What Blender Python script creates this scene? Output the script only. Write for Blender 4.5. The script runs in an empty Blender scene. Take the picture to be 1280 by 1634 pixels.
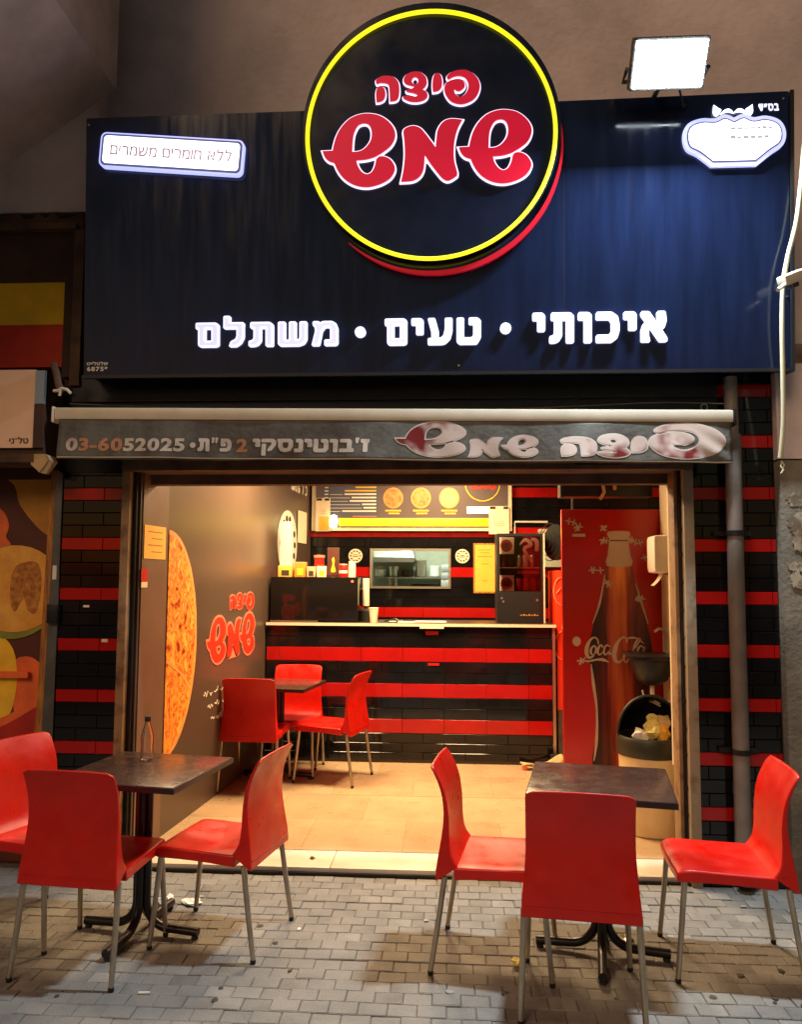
import bpy, bmesh, math, random
from mathutils import Vector, Matrix
random.seed(7)
R = math.radians
S = bpy.context.scene
COL = S.collection

# ------------------------------------------------------------------ camera
cam = bpy.data.cameras.new('camera')
camo = bpy.data.objects.new('camera', cam); COL.objects.link(camo); S.camera = camo
cam.sensor_fit = 'HORIZONTAL'; cam.sensor_width = 36.0; cam.lens = 35.86
cam.clip_start = 0.05; cam.clip_end = 400
pt, yw, rl = R(4.7), R(3.5), R(0.3)
Fv = Vector((-math.sin(yw)*math.cos(pt), math.cos(yw)*math.cos(pt), math.sin(pt)))
R0 = Vector((math.cos(yw), math.sin(yw), 0)); U0 = R0.cross(Fv)
Rv = R0*math.cos(rl) + U0*math.sin(rl); Uv = U0*math.cos(rl) - R0*math.sin(rl)
camo.matrix_world = Matrix(((Rv.x, Uv.x, -Fv.x, 0.0), (Rv.y, Uv.y, -Fv.y, -4.3), (Rv.z, Uv.z, -Fv.z, 1.63), (0, 0, 0, 1)))

# ------------------------------------------------------------------ night sky, far street light, exposure
w = bpy.data.worlds.new('World'); S.world = w; w.use_nodes = True
nt = w.node_tree; bg = nt.nodes['Background']
sky = nt.nodes.new('ShaderNodeTexSky'); sky.sky_type = 'NISHITA'; sky.sun_disc = False
sky.sun_elevation = R(-1.2); sky.sun_rotation = R(205)
nt.links.new(sky.outputs[0], bg.inputs[0]); bg.inputs[1].default_value = 0.15
sl = bpy.data.lights.new('street_light_glow', 'SUN'); sl.energy = 0.72; sl.angle = R(25); sl.color = (1.0, 0.66, 0.40)
so = bpy.data.objects.new('street_light_glow', sl); COL.objects.link(so)
so.rotation_euler = Vector((0.35, 0.80, -0.62)).to_track_quat('-Z', 'Y').to_euler()
S.view_settings.view_transform = 'Standard'; S.view_settings.look = 'None'
S.view_settings.exposure = 0.55; S.view_settings.gamma = 1.0; S.view_settings.use_curve_mapping = False
S.cycles.use_denoising = True
S.cycles.max_bounces = 7; S.cycles.diffuse_bounces = 4; S.cycles.glossy_bounces = 4; S.cycles.transmission_bounces = 6
S.cycles.sample_clamp_indirect = 4.0; S.cycles.caustics_reflective = False; S.cycles.caustics_refractive = False

# ------------------------------------------------------------------ materials
def lin(r, g, b):
    f = lambda c: (c/255/12.92) if c/255 <= 0.04045 else ((c/255+0.055)/1.055)**2.4
    return (f(r), f(g), f(b))
MATS = {}
def mat(name, col, rough=0.5, metal=0.0, var=0.0, scale=6.0, bump=0.0, bscale=60.0, spec=0.5, coat=0.0, col2=None, emit=None, es=0.0, rvar=0.0, trans=0.0, ior=1.45, thr=(0.35, 0.65), obj=False, detail=6, stretch=None):
    if name in MATS: return MATS[name]
    m = bpy.data.materials.new(name); m.use_nodes = True; t = m.node_tree; b = t.nodes['Principled BSDF']
    b.inputs['Base Color'].default_value = (*col, 1); b.inputs['Roughness'].default_value = rough
    b.inputs['Metallic'].default_value = metal; b.inputs['Specular IOR Level'].default_value = spec
    b.inputs['Coat Weight'].default_value = coat; b.inputs['Transmission Weight'].default_value = trans; b.inputs['IOR'].default_value = ior
    tc = t.nodes.new('ShaderNodeTexCoord'); src = tc.outputs['Object']
    if not obj:                                   # world position, so that copies do not repeat
        ge = t.nodes.new('ShaderNodeNewGeometry'); src = ge.outputs['Position']
    if stretch:
        mp = t.nodes.new('ShaderNodeMapping'); mp.inputs['Scale'].default_value = stretch; t.links.new(src, mp.inputs[0]); src = mp.outputs[0]
    if var > 0 or col2:
        n = t.nodes.new('ShaderNodeTexNoise'); n.inputs['Scale'].default_value = scale; n.inputs['Detail'].default_value = detail; n.inputs['Roughness'].default_value = 0.62
        t.links.new(src, n.inputs['Vector'])
        rp = t.nodes.new('ShaderNodeValToRGB'); t.links.new(n.outputs['Fac'], rp.inputs[0])
        rp.color_ramp.elements[0].position = thr[0]; rp.color_ramp.elements[1].position = thr[1]
        c2 = col2 if col2 else tuple(min(1, c*(1+var)) for c in col)
        c1 = col if col2 else tuple(c*(1-var) for c in col)
        rp.color_ramp.elements[0].color = (*c1, 1); rp.color_ramp.elements[1].color = (*c2, 1)
        t.links.new(rp.outputs[0], b.inputs['Base Color'])
    if rvar > 0:
        n2 = t.nodes.new('ShaderNodeTexNoise'); n2.inputs['Scale'].default_value = scale*1.7; n2.inputs['Detail'].default_value = 5
        t.links.new(src, n2.inputs['Vector'])
        mr = t.nodes.new('ShaderNodeMapRange'); t.links.new(n2.outputs['Fac'], mr.inputs[0])
        mr.inputs[1].default_value = 0.3; mr.inputs[2].default_value = 0.7
        mr.inputs[3].default_value = max(0.02, rough-rvar); mr.inputs[4].default_value = min(1, rough+rvar)
        t.links.new(mr.outputs[0], b.inputs['Roughness'])
    if bump > 0:
        n3 = t.nodes.new('ShaderNodeTexNoise'); n3.inputs['Scale'].default_value = bscale; n3.inputs['Detail'].default_value = 6
        t.links.new(src, n3.inputs['Vector'])
        bp = t.nodes.new('ShaderNodeBump'); bp.inputs['Strength'].default_value = bump; bp.inputs['Distance'].default_value = 0.01
        t.links.new(n3.outputs['Fac'], bp.inputs['Height']); t.links.new(bp.outputs[0], b.inputs['Normal'])
    if emit:
        b.inputs['Emission Color'].default_value = (*emit, 1); b.inputs['Emission Strength'].default_value = es
    MATS[name] = m; return m
def M(n): return MATS[n]

mat('paver', lin(126, 123, 116), 0.82, var=0.14, scale=5, bump=0.5, bscale=120, rvar=0.1)
mat('paver_dark', lin(118, 115, 108), 0.82, var=0.22, scale=6, bump=0.5, bscale=120)
mat('paver_light', lin(133, 130, 122), 0.82, var=0.18, scale=6, bump=0.5, bscale=120)
mat('joint_sand', lin(96, 91, 83), 0.95, var=0.25, scale=20, bump=0.5)
mat('asphalt', (0.05, 0.05, 0.052), 0.9, var=0.3, scale=12, bump=0.5)
mat('plaster', lin(222, 206, 204), 0.9, var=0.17, scale=1.6, detail=9, bump=0.7, bscale=22)
mat('plaster_stair', lin(206, 190, 184), 0.9, var=0.16, scale=3.0, bump=0.3, bscale=14)
mat('plaster_dirty', lin(112, 84, 62), 0.92, col2=lin(60, 44, 34), scale=3.5, bump=0.5, bscale=25)
mat('concrete', lin(92, 88, 78), 0.9, col2=lin(132, 124, 108), scale=3.2, bump=0.6, bscale=40)
mat('torn_paper', lin(176, 164, 142), 0.9, col2=lin(120, 108, 92), scale=18, thr=(0.45, 0.6))
mat('grout', (0.012, 0.011, 0.010), 0.9)
mat('tile_black', (0.006, 0.0055, 0.006), 0.10, var=0.3, scale=4, rvar=0.05, spec=0.5)
mat('tile_red', lin(164, 20, 18), 0.16, var=0.10, scale=5, rvar=0.05)
mat('sign_board', (0.007, 0.013, 0.042), 0.15, rvar=0.07, scale=2.0, var=0.22, stretch=(7, 7, 0.35), detail=8)  # upright colour streaks: dust and drips, doubling as painted lamp-glare streaks
mat('sign_disc', (0.007, 0.012, 0.036), 0.20, rvar=0.06, scale=3, var=0.2)
mat('sign_edge', (0.02, 0.02, 0.022), 0.4)
mat('letter_red', lin(190, 12, 40), 0.35, emit=lin(215, 14, 56), es=0.40)
mat('halo_white', (0.8, 0.8, 0.8), 0.4, emit=(0.86, 0.72, 0.95), es=1.0)
mat('letter_white', (0.8, 0.8, 0.85), 0.35, emit=(0.36, 0.37, 0.60), es=1.0)
mat('letter_rim', (0.8, 0.8, 0.85), 0.35, emit=(0.62, 0.62, 0.80), es=1.0)
mat('neon_yellow', (0.8, 0.7, 0.05), 0.4, emit=(1.0, 0.86, 0.012), es=0.82)
mat('arc_red', lin(190, 20, 40), 0.3, emit=lin(205, 20, 45), es=0.2)
mat('lightbox_face', (0.85, 0.85, 0.9), 0.4, emit=(0.90, 0.92, 1.0), es=1.7)
mat('lightbox_rim', (0.6, 0.65, 0.8), 0.4, emit=(0.42, 0.46, 1.0), es=0.9)
mat('lightbox_ink', lin(150, 120, 130), 0.6, emit=lin(190, 140, 156), es=0.42)
mat('lightbox_line', lin(40, 40, 70), 0.6, emit=lin(90, 92, 130), es=0.6)
mat('flood_glass', (0.9, 0.95, 1), 0.2, emit=(0.80, 0.92, 1.0), es=60.0)
mat('grey_metal', lin(96, 94, 90), 0.45, metal=0.6, var=0.2, scale=8, rvar=0.1)
mat('pipe_grey', lin(122, 112, 104), 0.55, metal=0.2, var=0.2, scale=5, rvar=0.12, bump=0.1)
mat('dark_metal', (0.018, 0.016, 0.016), 0.38, metal=0.3, var=0.3, scale=12)
mat('black_paint', (0.009, 0.008, 0.009), 0.32, var=0.3, scale=12)
mat('awning_bar', lin(214, 204, 182), 0.4, var=0.08, scale=6)
mat('fabric_valance', lin(104, 104, 96), 0.62, col2=lin(70, 62, 58), scale=4.5, bump=0.25, bscale=40, spec=0.4)
mat('letter_worn', lin(206, 196, 184), 0.9, spec=0.1, col2=lin(170, 140, 128), scale=9, thr=(0.5, 0.72))
mat('letter_faded_red', lin(206, 186, 176), 0.9, spec=0.1, col2=lin(120, 44, 44), scale=3.2, thr=(0.50, 0.60), detail=3)
mat('letter_orange', lin(184, 128, 96), 0.65, var=0.15, scale=20)
mat('frame_rust', lin(150, 118, 82), 0.7, col2=lin(74, 50, 34), scale=9, thr=(0.5, 0.75), bump=0.3, bscale=60)
mat('frame_grey', lin(158, 142, 118), 0.6, col2=lin(92, 76, 58), scale=10, thr=(0.52, 0.8), bump=0.2)
mat('cream_frame', lin(222, 204, 170), 0.5, var=0.08)
mat('lintel', lin(104, 82, 66), 0.6, col2=lin(66, 50, 42), scale=5, bump=0.2)
mat('mural_brown', lin(82, 66, 54), 0.32, var=0.06, scale=1.2, rvar=0.03, detail=2)
mat('mural_edge', lin(112, 84, 66), 0.4, var=0.12, scale=2.0, rvar=0.06)
mat('floor_tile', lin(186, 158, 122), 0.30, var=0.07, scale=3.5, rvar=0.10)
mat('floor_tile_b', lin(180, 150, 114), 0.32, var=0.08, scale=3.5, rvar=0.10)
mat('floor_joint', lin(150, 124, 92), 0.9)
mat('marble', lin(226, 216, 200), 0.35, var=0.08, scale=4, rvar=0.1)
mat('ceiling', lin(225, 215, 200), 0.9)
mat('wall_cream', lin(198, 176, 140), 0.8, var=0.08)
mat('led_panel', (1, 1, 1), 0.5, emit=(1.0, 0.72, 0.40), es=6.0)
mat('chair_red', lin(194, 22, 9), 0.36, var=0.09, scale=7, rvar=0.12, bump=0.06, bscale=160, detail=10)
mat('chair_leg', lin(176, 166, 150), 0.38, metal=0.85, var=0.12, scale=12, rvar=0.1)
mat('rubber', (0.015, 0.014, 0.014), 0.7)
mat('table_top', lin(62, 44, 36), 0.24, var=0.12, scale=9, rvar=0.08)
mat('table_edge', lin(40, 30, 34), 0.35)
mat('white_plastic', lin(226, 216, 196), 0.35, var=0.06)
mat('cable_white', lin(226, 222, 186), 0.45)
mat('paper', lin(232, 214, 180), 0.75, var=0.06)
mat('paper_yellow', lin(240, 178, 62), 0.7, var=0.06)
mat('paper_orange', lin(232, 132, 40), 0.7)
mat('ink', lin(60, 44, 34), 0.8)
mat('ink_faint', lin(176, 120, 48), 0.8)
mat('white_print', lin(236, 226, 206), 0.6)
mat('red_print', lin(222, 44, 22), 0.45)
mat('pink_print', lin(236, 120, 90), 0.5)
mat('yellow_print', lin(240, 190, 40), 0.5)
mat('panel_red', lin(178, 27, 16), 0.22, var=0.06, scale=3)
mat('cooler_red', lin(226, 52, 20), 0.35)
mat('bottle_brown', lin(112, 48, 26), 0.4, col2=lin(78, 24, 18), scale=3.0, stretch=(9, 9, 0.8), detail=2)
mat('bottle_amber', lin(196, 104, 40), 0.4, var=0.12, scale=6, stretch=(9, 9, 1))
mat('bottle_dark', lin(52, 22, 16), 0.4)
mat('bottle_cream', lin(196, 168, 140), 0.45)
mat('steel', lin(190, 180, 160), 0.3, metal=0.9)
mat('black_gloss', (0.008, 0.006, 0.005), 0.08)
mat('black_plastic', (0.012, 0.012, 0.011), 0.4)
mat('green_black', lin(44, 42, 28), 0.45)
mat('bin_cream', lin(214, 186, 136), 0.4, var=0.06)
mat('counter_top', lin(226, 206, 176), 0.35)
mat('counter_slab', lin(58, 44, 36), 0.3, var=0.15)
mat('menu_grey', lin(84, 70, 62), 0.4, emit=lin(150, 124, 112), es=0.05)
mat('menu_blue', lin(70, 70, 80), 0.4, emit=lin(128, 122, 134), es=0.05)
mat('menu_yellow_bar', (0.8, 0.75, 0.02), 0.4, emit=(1.0, 0.92, 0.0), es=0.7)
mat('bulb', (1, 1, 1), 0.3, emit=(1.0, 0.88, 0.62), es=3.0)
mat('pizza_small', lin(232, 150, 80), 0.6, col2=lin(196, 96, 50), scale=26)
mat('pizza_cheese', lin(240, 206, 120), 0.6, col2=lin(216, 170, 84), scale=26)
mat('crust', lin(226, 148, 70), 0.6, var=0.15, scale=12)
mat('kitchen_green', lin(176, 184, 160), 0.7, var=0.12)
mat('kitchen_steel', lin(160, 170, 150), 0.4, metal=0.4, var=0.2)
mat('glass', (1, 1, 1), 0.03, trans=1.0, ior=1.45)
mat('grout_grey', (0.07, 0.06, 0.05), 0.9)
mat('wood_strip', lin(196, 128, 48), 0.6, col2=lin(136, 80, 34), scale=7, stretch=(6, 6, 0.8))
mat('poster_ground', lin(84, 36, 20), 0.6, var=0.2)
mat('poster_ochre', lin(186, 126, 30), 0.6, var=0.2, scale=5)
mat('melon_flesh', lin(240, 178, 76), 0.6, col2=lin(222, 146, 52), scale=8)
mat('melon_rind', lin(132, 132, 44), 0.6, var=0.2)
mat('melon_seed', lin(150, 76, 24), 0.6, col2=lin(206, 140, 56), scale=30)
mat('fruit_orange', lin(232, 104, 44), 0.6, var=0.15, scale=8)
mat('fruit_red', lin(172, 34, 18), 0.6, var=0.2, scale=8)
mat('banana', lin(246, 190, 44), 0.6, var=0.12, scale=9)
mat('banner_yellow', lin(236, 186, 16), 0.7, var=0.1)
mat('banner_red', lin(200, 50, 16), 0.7, var=0.12)
mat('awn_brown', lin(70, 48, 34), 0.8, var=0.2)
mat('neighbour_face', lin(240, 196, 160), 0.5, var=0.05)
mat('neighbour_edge', lin(140, 160, 176), 0.5)
mat('tissue', lin(226, 220, 206), 0.85, var=0.08)
mat('litter_yellow', lin(226, 206, 120), 0.6, var=0.2, scale=40)
mat('cloth_beige', lin(196, 164, 116), 0.85, var=0.2, scale=12)
mat('can_red', lin(190, 28, 18), 0.35)
mat('kitchen_white', lin(220, 226, 214), 0.5, var=0.08)
mat('bin_bag', (0.02, 0.018, 0.015), 0.35)

def pizza_material():
    m = bpy.data.materials.new('pizza_print'); m.use_nodes = True; t = m.node_tree; b = t.nodes['Principled BSDF']
    g = t.nodes.new('ShaderNodeNewGeometry')
    n = t.nodes.new('ShaderNodeTexNoise'); n.inputs['Scale'].default_value = 11; n.inputs['Detail'].default_value = 9; n.inputs['Distortion'].default_value = 1.0
    v = t.nodes.new('ShaderNodeTexVoronoi'); v.inputs['Scale'].default_value = 12
    t.links.new(g.outputs['Position'], n.inputs['Vector']); t.links.new(g.outputs['Position'], v.inputs['Vector'])
    a = t.nodes.new('ShaderNodeMath'); a.operation = 'MULTIPLY_ADD'; t.links.new(v.outputs['Distance'], a.inputs[0]); a.inputs[1].default_value = 0.35; t.links.new(n.outputs['Fac'], a.inputs[2])
    r = t.nodes.new('ShaderNodeValToRGB'); t.links.new(a.outputs[0], r.inputs[0])
    e = r.color_ramp.elements; e[0].position = 0.42; e[0].color = (*lin(92, 26, 12), 1); e[1].position = 0.86; e[1].color = (*lin(246, 176, 70), 1)
    for p, c in ((0.50, lin(170, 62, 18)), (0.58, lin(222, 112, 30)), (0.66, lin(246, 166, 60)), (0.75, lin(196, 84, 26))):
        x = e.new(p); x.color = (*c, 1)
    t.links.new(r.outputs[0], b.inputs['Base Color']); b.inputs['Roughness'].default_value = 0.4
    MATS['pizza_print'] = m
pizza_material()
def bottle_material():      # printed bottle: dark towards the outline, amber down the middle, redder low down
    m = bpy.data.materials.new('bottle_print'); m.use_nodes = True; t = m.node_tree; b = t.nodes['Principled BSDF']
    g = t.nodes.new('ShaderNodeNewGeometry'); s = t.nodes.new('ShaderNodeSeparateXYZ'); t.links.new(g.outputs['Position'], s.inputs[0])
    def mth(op, a, bb=None):
        n = t.nodes.new('ShaderNodeMath'); n.operation = op
        for i, q in enumerate((a, bb)):
            if q is None: continue
            if isinstance(q, (int, float)): n.inputs[i].default_value = q
            else: t.links.new(q, n.inputs[i])
        return n.outputs[0]
    n = t.nodes.new('ShaderNodeTexNoise'); n.inputs['Scale'].default_value = 1.0; n.inputs['Detail'].default_value = 3
    mp = t.nodes.new('ShaderNodeMapping'); mp.inputs['Scale'].default_value = (28, 1, 1.6); t.links.new(g.outputs['Position'], mp.inputs[0]); t.links.new(mp.outputs[0], n.inputs['Vector'])
    d = mth('ABSOLUTE', mth('SUBTRACT', s.outputs[0], 1.187)); d = mth('MULTIPLY', d, 4.4); d = mth('ADD', d, mth('MULTIPLY', mth('SUBTRACT', n.outputs['Fac'], 0.5), 1.1))
    r = t.nodes.new('ShaderNodeValToRGB'); t.links.new(d, r.inputs[0]); e = r.color_ramp.elements
    e[0].position = 0.0; e[0].color = (*lin(240, 146, 66), 1); e[1].position = 0.85; e[1].color = (*lin(44, 18, 14), 1)
    for p_, c in ((0.20, lin(206, 100, 44)), (0.42, lin(136, 48, 30)), (0.62, lin(84, 28, 20))): x = e.new(p_); x.color = (*c, 1)
    r2 = t.nodes.new('ShaderNodeValToRGB'); zz = mth('MULTIPLY', mth('SUBTRACT', s.outputs[2], 0.3), 0.6); t.links.new(zz, r2.inputs[0])
    f = r2.color_ramp.elements; f[0].position = 0.0; f[0].color = (0.55, 0.30, 0.28, 1); f[1].position = 0.85; f[1].color = (1, 1, 1, 1); x = f.new(0.5); x.color = (0.62, 0.36, 0.40, 1)
    mx = t.nodes.new('ShaderNodeMix'); mx.data_type = 'RGBA'; mx.blend_type = 'MULTIPLY'; mx.inputs[0].default_value = 1.0
    t.links.new(r.outputs[0], mx.inputs[6]); t.links.new(r2.outputs[0], mx.inputs[7]); t.links.new(mx.outputs[2], b.inputs['Base Color']); b.inputs['Roughness'].default_value = 0.4; MATS['bottle_print'] = m
bottle_material()
def pane_material():        # thin sheet glass: clear, with a fresnel reflection
    m = bpy.data.materials.new('pane_glass'); m.use_nodes = True; t = m.node_tree; t.nodes.remove(t.nodes['Principled BSDF'])
    a = t.nodes.new('ShaderNodeBsdfTransparent'); g = t.nodes.new('ShaderNodeBsdfGlossy'); g.inputs['Roughness'].default_value = 0.03
    f = t.nodes.new('ShaderNodeFresnel'); f.inputs['IOR'].default_value = 1.5; x = t.nodes.new('ShaderNodeMixShader')
    t.links.new(f.outputs[0], x.inputs[0]); t.links.new(a.outputs[0], x.inputs[1]); t.links.new(g.outputs[0], x.inputs[2]); t.links.new(x.outputs[0], t.nodes['Material Output'].inputs[0]); MATS['pane_glass'] = m
pane_material()

# ------------------------------------------------------------------ helpers
def tag(o, label=None, cat=None, group=None, kind=None):
    if label: o['label'] = label
    if cat: o['category'] = cat
    if group: o['group'] = group
    if kind: o['kind'] = kind
    return o
def empty(name, loc=(0, 0, 0), rz=0.0, **k):
    o = bpy.data.objects.new(name, None); o.empty_display_size = 0.1; COL.objects.link(o)
    o.location = loc; o.rotation_euler = (0, 0, rz); return tag(o, **k)
class MB:
    """collects faces, then builds ONE mesh object"""
    def __init__(s): s.v = []; s.f = []; s.m = []; s.mi = 0
    def add(s, vs, fs):
        b = len(s.v); s.v += [tuple(p) for p in vs]; s.f += [tuple(b+i for i in q) for q in fs]; s.m += [s.mi]*len(fs); return s
    def box(s, x0, x1, y0, y1, z0, z1, r=0.0):
        if r <= 0:
            vs = [(x, y, z) for x in (x0, x1) for y in (y0, y1) for z in (z0, z1)]
            return s.add(vs, [(0, 1, 3, 2), (4, 6, 7, 5), (0, 4, 5, 1), (2, 3, 7, 6), (0, 2, 6, 4), (1, 5, 7, 3)])
        bm = bmesh.new(); bmesh.ops.create_cube(bm, size=1.0)
        for q in bm.verts: q.co = Vector((x0+(q.co.x+.5)*(x1-x0), y0+(q.co.y+.5)*(y1-y0), z0+(q.co.z+.5)*(z1-z0)))
        bmesh.ops.bevel(bm, geom=bm.edges[:], offset=r, segments=2, affect='EDGES', profile=0.6)
        bm.verts.index_update(); s.add([q.co for q in bm.verts], [[q.index for q in f.verts] for f in bm.faces]); bm.free(); return s
    def tube(s, pts, r, n=10, caps=True):
        pts = [Vector(p) for p in pts]; rs = r if isinstance(r, (list, tuple)) else [r]*len(pts)
        prev = None; vs = []
        for i, p in enumerate(pts):
            d = (pts[min(i+1, len(pts)-1)]-pts[max(i-1, 0)]).normalized()
            if prev is None:
                a = Vector((1, 0, 0)) if abs(d.x) < 0.9 else Vector((0, 1, 0)); u = (a - d*a.dot(d)).normalized()
            else: u = (prev - d*prev.dot(d)).normalized()
            prev = u; q = d.cross(u)
            vs += [p + (u*math.cos(2*math.pi*k/n)+q*math.sin(2*math.pi*k/n))*rs[i] for k in range(n)]
        fs = [(i*n+k, i*n+(k+1) % n, (i+1)*n+(k+1) % n, (i+1)*n+k) for i in range(len(pts)-1) for k in range(n)]
        if caps: fs += [tuple(range(n))[::-1], tuple((len(pts)-1)*n+k for k in range(n))]
        return s.add(vs, fs)
    def lathe(s, prof, c=(0, 0, 0), n=24):
        vs = []
        for (r, z) in prof: vs += [(c[0]+r*math.cos(2*math.pi*k/n), c[1]+r*math.sin(2*math.pi*k/n), c[2]+z) for k in range(n)]
        L = len(prof); fs = [(i*n+k, i*n+(k+1) % n, (i+1)*n+(k+1) % n, (i+1)*n+k) for i in range(L-1) for k in range(n)]
        if prof[0][0] > 1e-5: fs.append(tuple(range(n))[::-1])
        if prof[-1][0] > 1e-5: fs.append(tuple((L-1)*n+k for k in range(n)))
        return s.add(vs, fs)
    def grid(s, fn, nu, nv, closed=False):
        vs = [fn(i/nu, j/nv) for i in range(nu+1) for j in range(nv+1)]
        return s.add(vs, [(i*(nv+1)+j, (i+1)*(nv+1)+j, (i+1)*(nv+1)+j+1, i*(nv+1)+j+1) for i in range(nu) for j in range(nv)])
    def mesh(s, name, smooth=False):
        me = bpy.data.meshes.new(name); me.from_pydata(s.v, [], s.f)
        bm = bmesh.new(); bm.from_mesh(me); bmesh.ops.remove_doubles(bm, verts=bm.verts, dist=1e-5); bmesh.ops.recalc_face_normals(bm, faces=bm.faces); bm.to_mesh(me); bm.free()
        if smooth:
            for p in me.polygons: p.use_smooth = True
            me.set_sharp_from_angle(angle=R(40))
        return me
    def build(s, name, material, parent=None, smooth=False, loc=(0, 0, 0), **k):
        return link(name, s.mesh(name, smooth), material, parent, loc, **k)
def link(name, me, material, parent=None, loc=(0, 0, 0), **k):
    if material and not me.materials: me.materials.append(M(material) if isinstance(material, str) else material)
    o = bpy.data.objects.new(name, me); COL.objects.link(o); o.location = loc
    if parent: o.parent = parent
    return tag(o, **k)
def bx(name, m, parent, x0, x1, y0, y1, z0, z1, r=0.0, **k):
    return MB().box(x0, x1, y0, y1, z0, z1, r).build(name, m, parent, smooth=r > 0, **k)
def dup(o, parent=None, loc=None, rz=None, label=None):
    c = o.copy(); COL.objects.link(c); c.parent = parent
    if loc is not None: c.location = loc
    if rz is not None: c.rotation_euler = (0, 0, rz)
    if label: c['label'] = label
    for ch in o.children: dup(ch, c)
    return c

# ---- flat outlines: smooth closed lines with marked corners, filled and given thickness
def smooth_line(pts, sub=4):
    n = len(pts); out = []
    P = [Vector((p[0], p[1])) for p in pts]; C = [len(p) > 2 for p in pts]
    for i in range(n):
        p1, p2 = P[i], P[(i+1) % n]; p0 = P[i-1] if not C[i] else p1; p3 = P[(i+2) % n] if not C[(i+1) % n] else p2
        for k in range(sub):
            t = k/sub; a = 2*p1; b = (p2-p0)*t; c = (2*p0-5*p1+4*p2-p3)*t*t; d = (-p0+3*p1-3*p2+p3)*t**3
            out.append((a+b+c+d)*0.5)
    return out
def area(l): return 0.5*sum(l[i-1].x*l[i].y-l[i].x*l[i-1].y for i in range(len(l)))
def grow(l, d):
    if abs(d) < 1e-9: return l
    s = 1 if area(l) > 0 else -1; n = len(l); out = []
    for i in range(n):
        e1 = (l[i]-l[i-1]); e2 = (l[(i+1) % n]-l[i])
        if e1.length < 1e-7 or e2.length < 1e-7: out.append(l[i]); continue
        e1.normalize(); e2.normalize()
        n1 = Vector((e1.y, -e1.x))*s; n2 = Vector((e2.y, -e2.x))*s; m = n1+n2
        if m.length < 1e-4: m = n1.copy()
        m.normalize(); k = min(1.8, 1/max(0.3, m.dot(n1))); out.append(l[i]+m*d*k)
    return out
def flat_mesh(name, loops, ext=0.004, sub=4, off=0.0, solid=True):
    """loops[0] outer, next ones holes when inside it; lies in XZ, front face towards -Y"""
    c = bpy.data.curves.new(name, 'CURVE'); c.dimensions = '2D'; c.fill_mode = 'BOTH' if solid else 'FRONT'; c.extrude = ext
    base = [smooth_line(l, sub) if sub > 1 else [Vector((p[0], p[1])) for p in l] for l in loops]
    def inside(p, l):
        r = False
        for i in range(len(l)):
            a, b = l[i-1], l[i]
            if (a.y > p.y) != (b.y > p.y) and p.x < (b.x-a.x)*(p.y-a.y)/(b.y-a.y)+a.x: r = not r
        return r
    for i, l in enumerate(base):
        hole = any(j != i and inside(l[0], base[j]) for j in range(len(base)))
        l = grow(l, -off if hole else off)
        sp = c.splines.new('POLY'); sp.points.add(len(l)-1); sp.use_cyclic_u = True
        for q, p in zip(sp.points, l): q.co = (p.x, p.y, 0, 1)
    return curve_to_mesh(name, c)
WORK = bpy.data.scenes.new('outline_work')      # scratch scene for turning outlines into meshes, removed at the end
def curve_to_mesh(name, c):
    o = bpy.data.objects.new(name, c); WORK.collection.objects.link(o); WORK.view_layers[0].update()
    me = bpy.data.meshes.new_from_object(o.evaluated_get(WORK.view_layers[0].depsgraph))
    bpy.data.objects.remove(o); bpy.data.curves.remove(c)
    me.transform(Matrix(((1, 0, 0, 0), (0, 0, -1, 0), (0, 1, 0, 0), (0, 0, 0, 1)))); me.name = name; me.materials.clear(); return me
GL = {}
def glyph(ch, bold=0.03, ext=0.01):
    k = (ch, bold, ext)
    if k not in GL:
        c = bpy.data.curves.new('glyph', 'FONT'); c.body = ch; c.offset = bold; c.extrude = ext; c.resolution_u = 3
        me = curve_to_mesh('letter', c); xs = [v.co.x for v in me.vertices] or [0, 0.3]
        GL[k] = (me, min(xs), max(xs))
    return GL[k]
def letters(parent, text, x0, x1, z0, z1, y, m, bold=0.03, ext=0.01, gap=0.10, name='letter', fn=None, join=False, cap=0.60):
    """text in visual order, left to right, fitted between x0..x1 with capital height z0..z1"""
    sc = (z1-z0)/cap; adv = []; x = 0.0
    for ch in text:
        if ch == ' ': x += 0.32; continue
        me, a, b = glyph(ch, bold, ext/sc); adv.append((me, x-a)); x += (b-a)+gap
    x -= gap; sx = (x1-x0)/x; J = MB(); outs = []
    for me, ox in adv:
        vs = [Vector((x0+(v.co.x+ox)*sx, y+v.co.y*sc, z0+v.co.z*sc)) for v in me.vertices]
        fs = [tuple(p.vertices) for p in me.polygons]
        if join: J.add(vs, fs); continue
        b = MB().add(vs, fs); me2 = b.mesh(name)
        if fn: me2 = fn(me2)
        outs.append(link(name, me2, m, parent))
    return J.build(name, m, parent) if join else outs
def ellipse(cx, cz, rx, rz, n=24, a0=0.0): return [(cx+rx*math.cos(a0+2*math.pi*k/n), cz+rz*math.sin(a0+2*math.pi*k/n)) for k in range(n)]
def flat(name, m, parent, loops, y, ext=0.001, sub=4, off=0.0, **k):
    return link(name, flat_mesh(name, loops, ext, sub, off), m, parent, (0, y, 0), **k)
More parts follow.
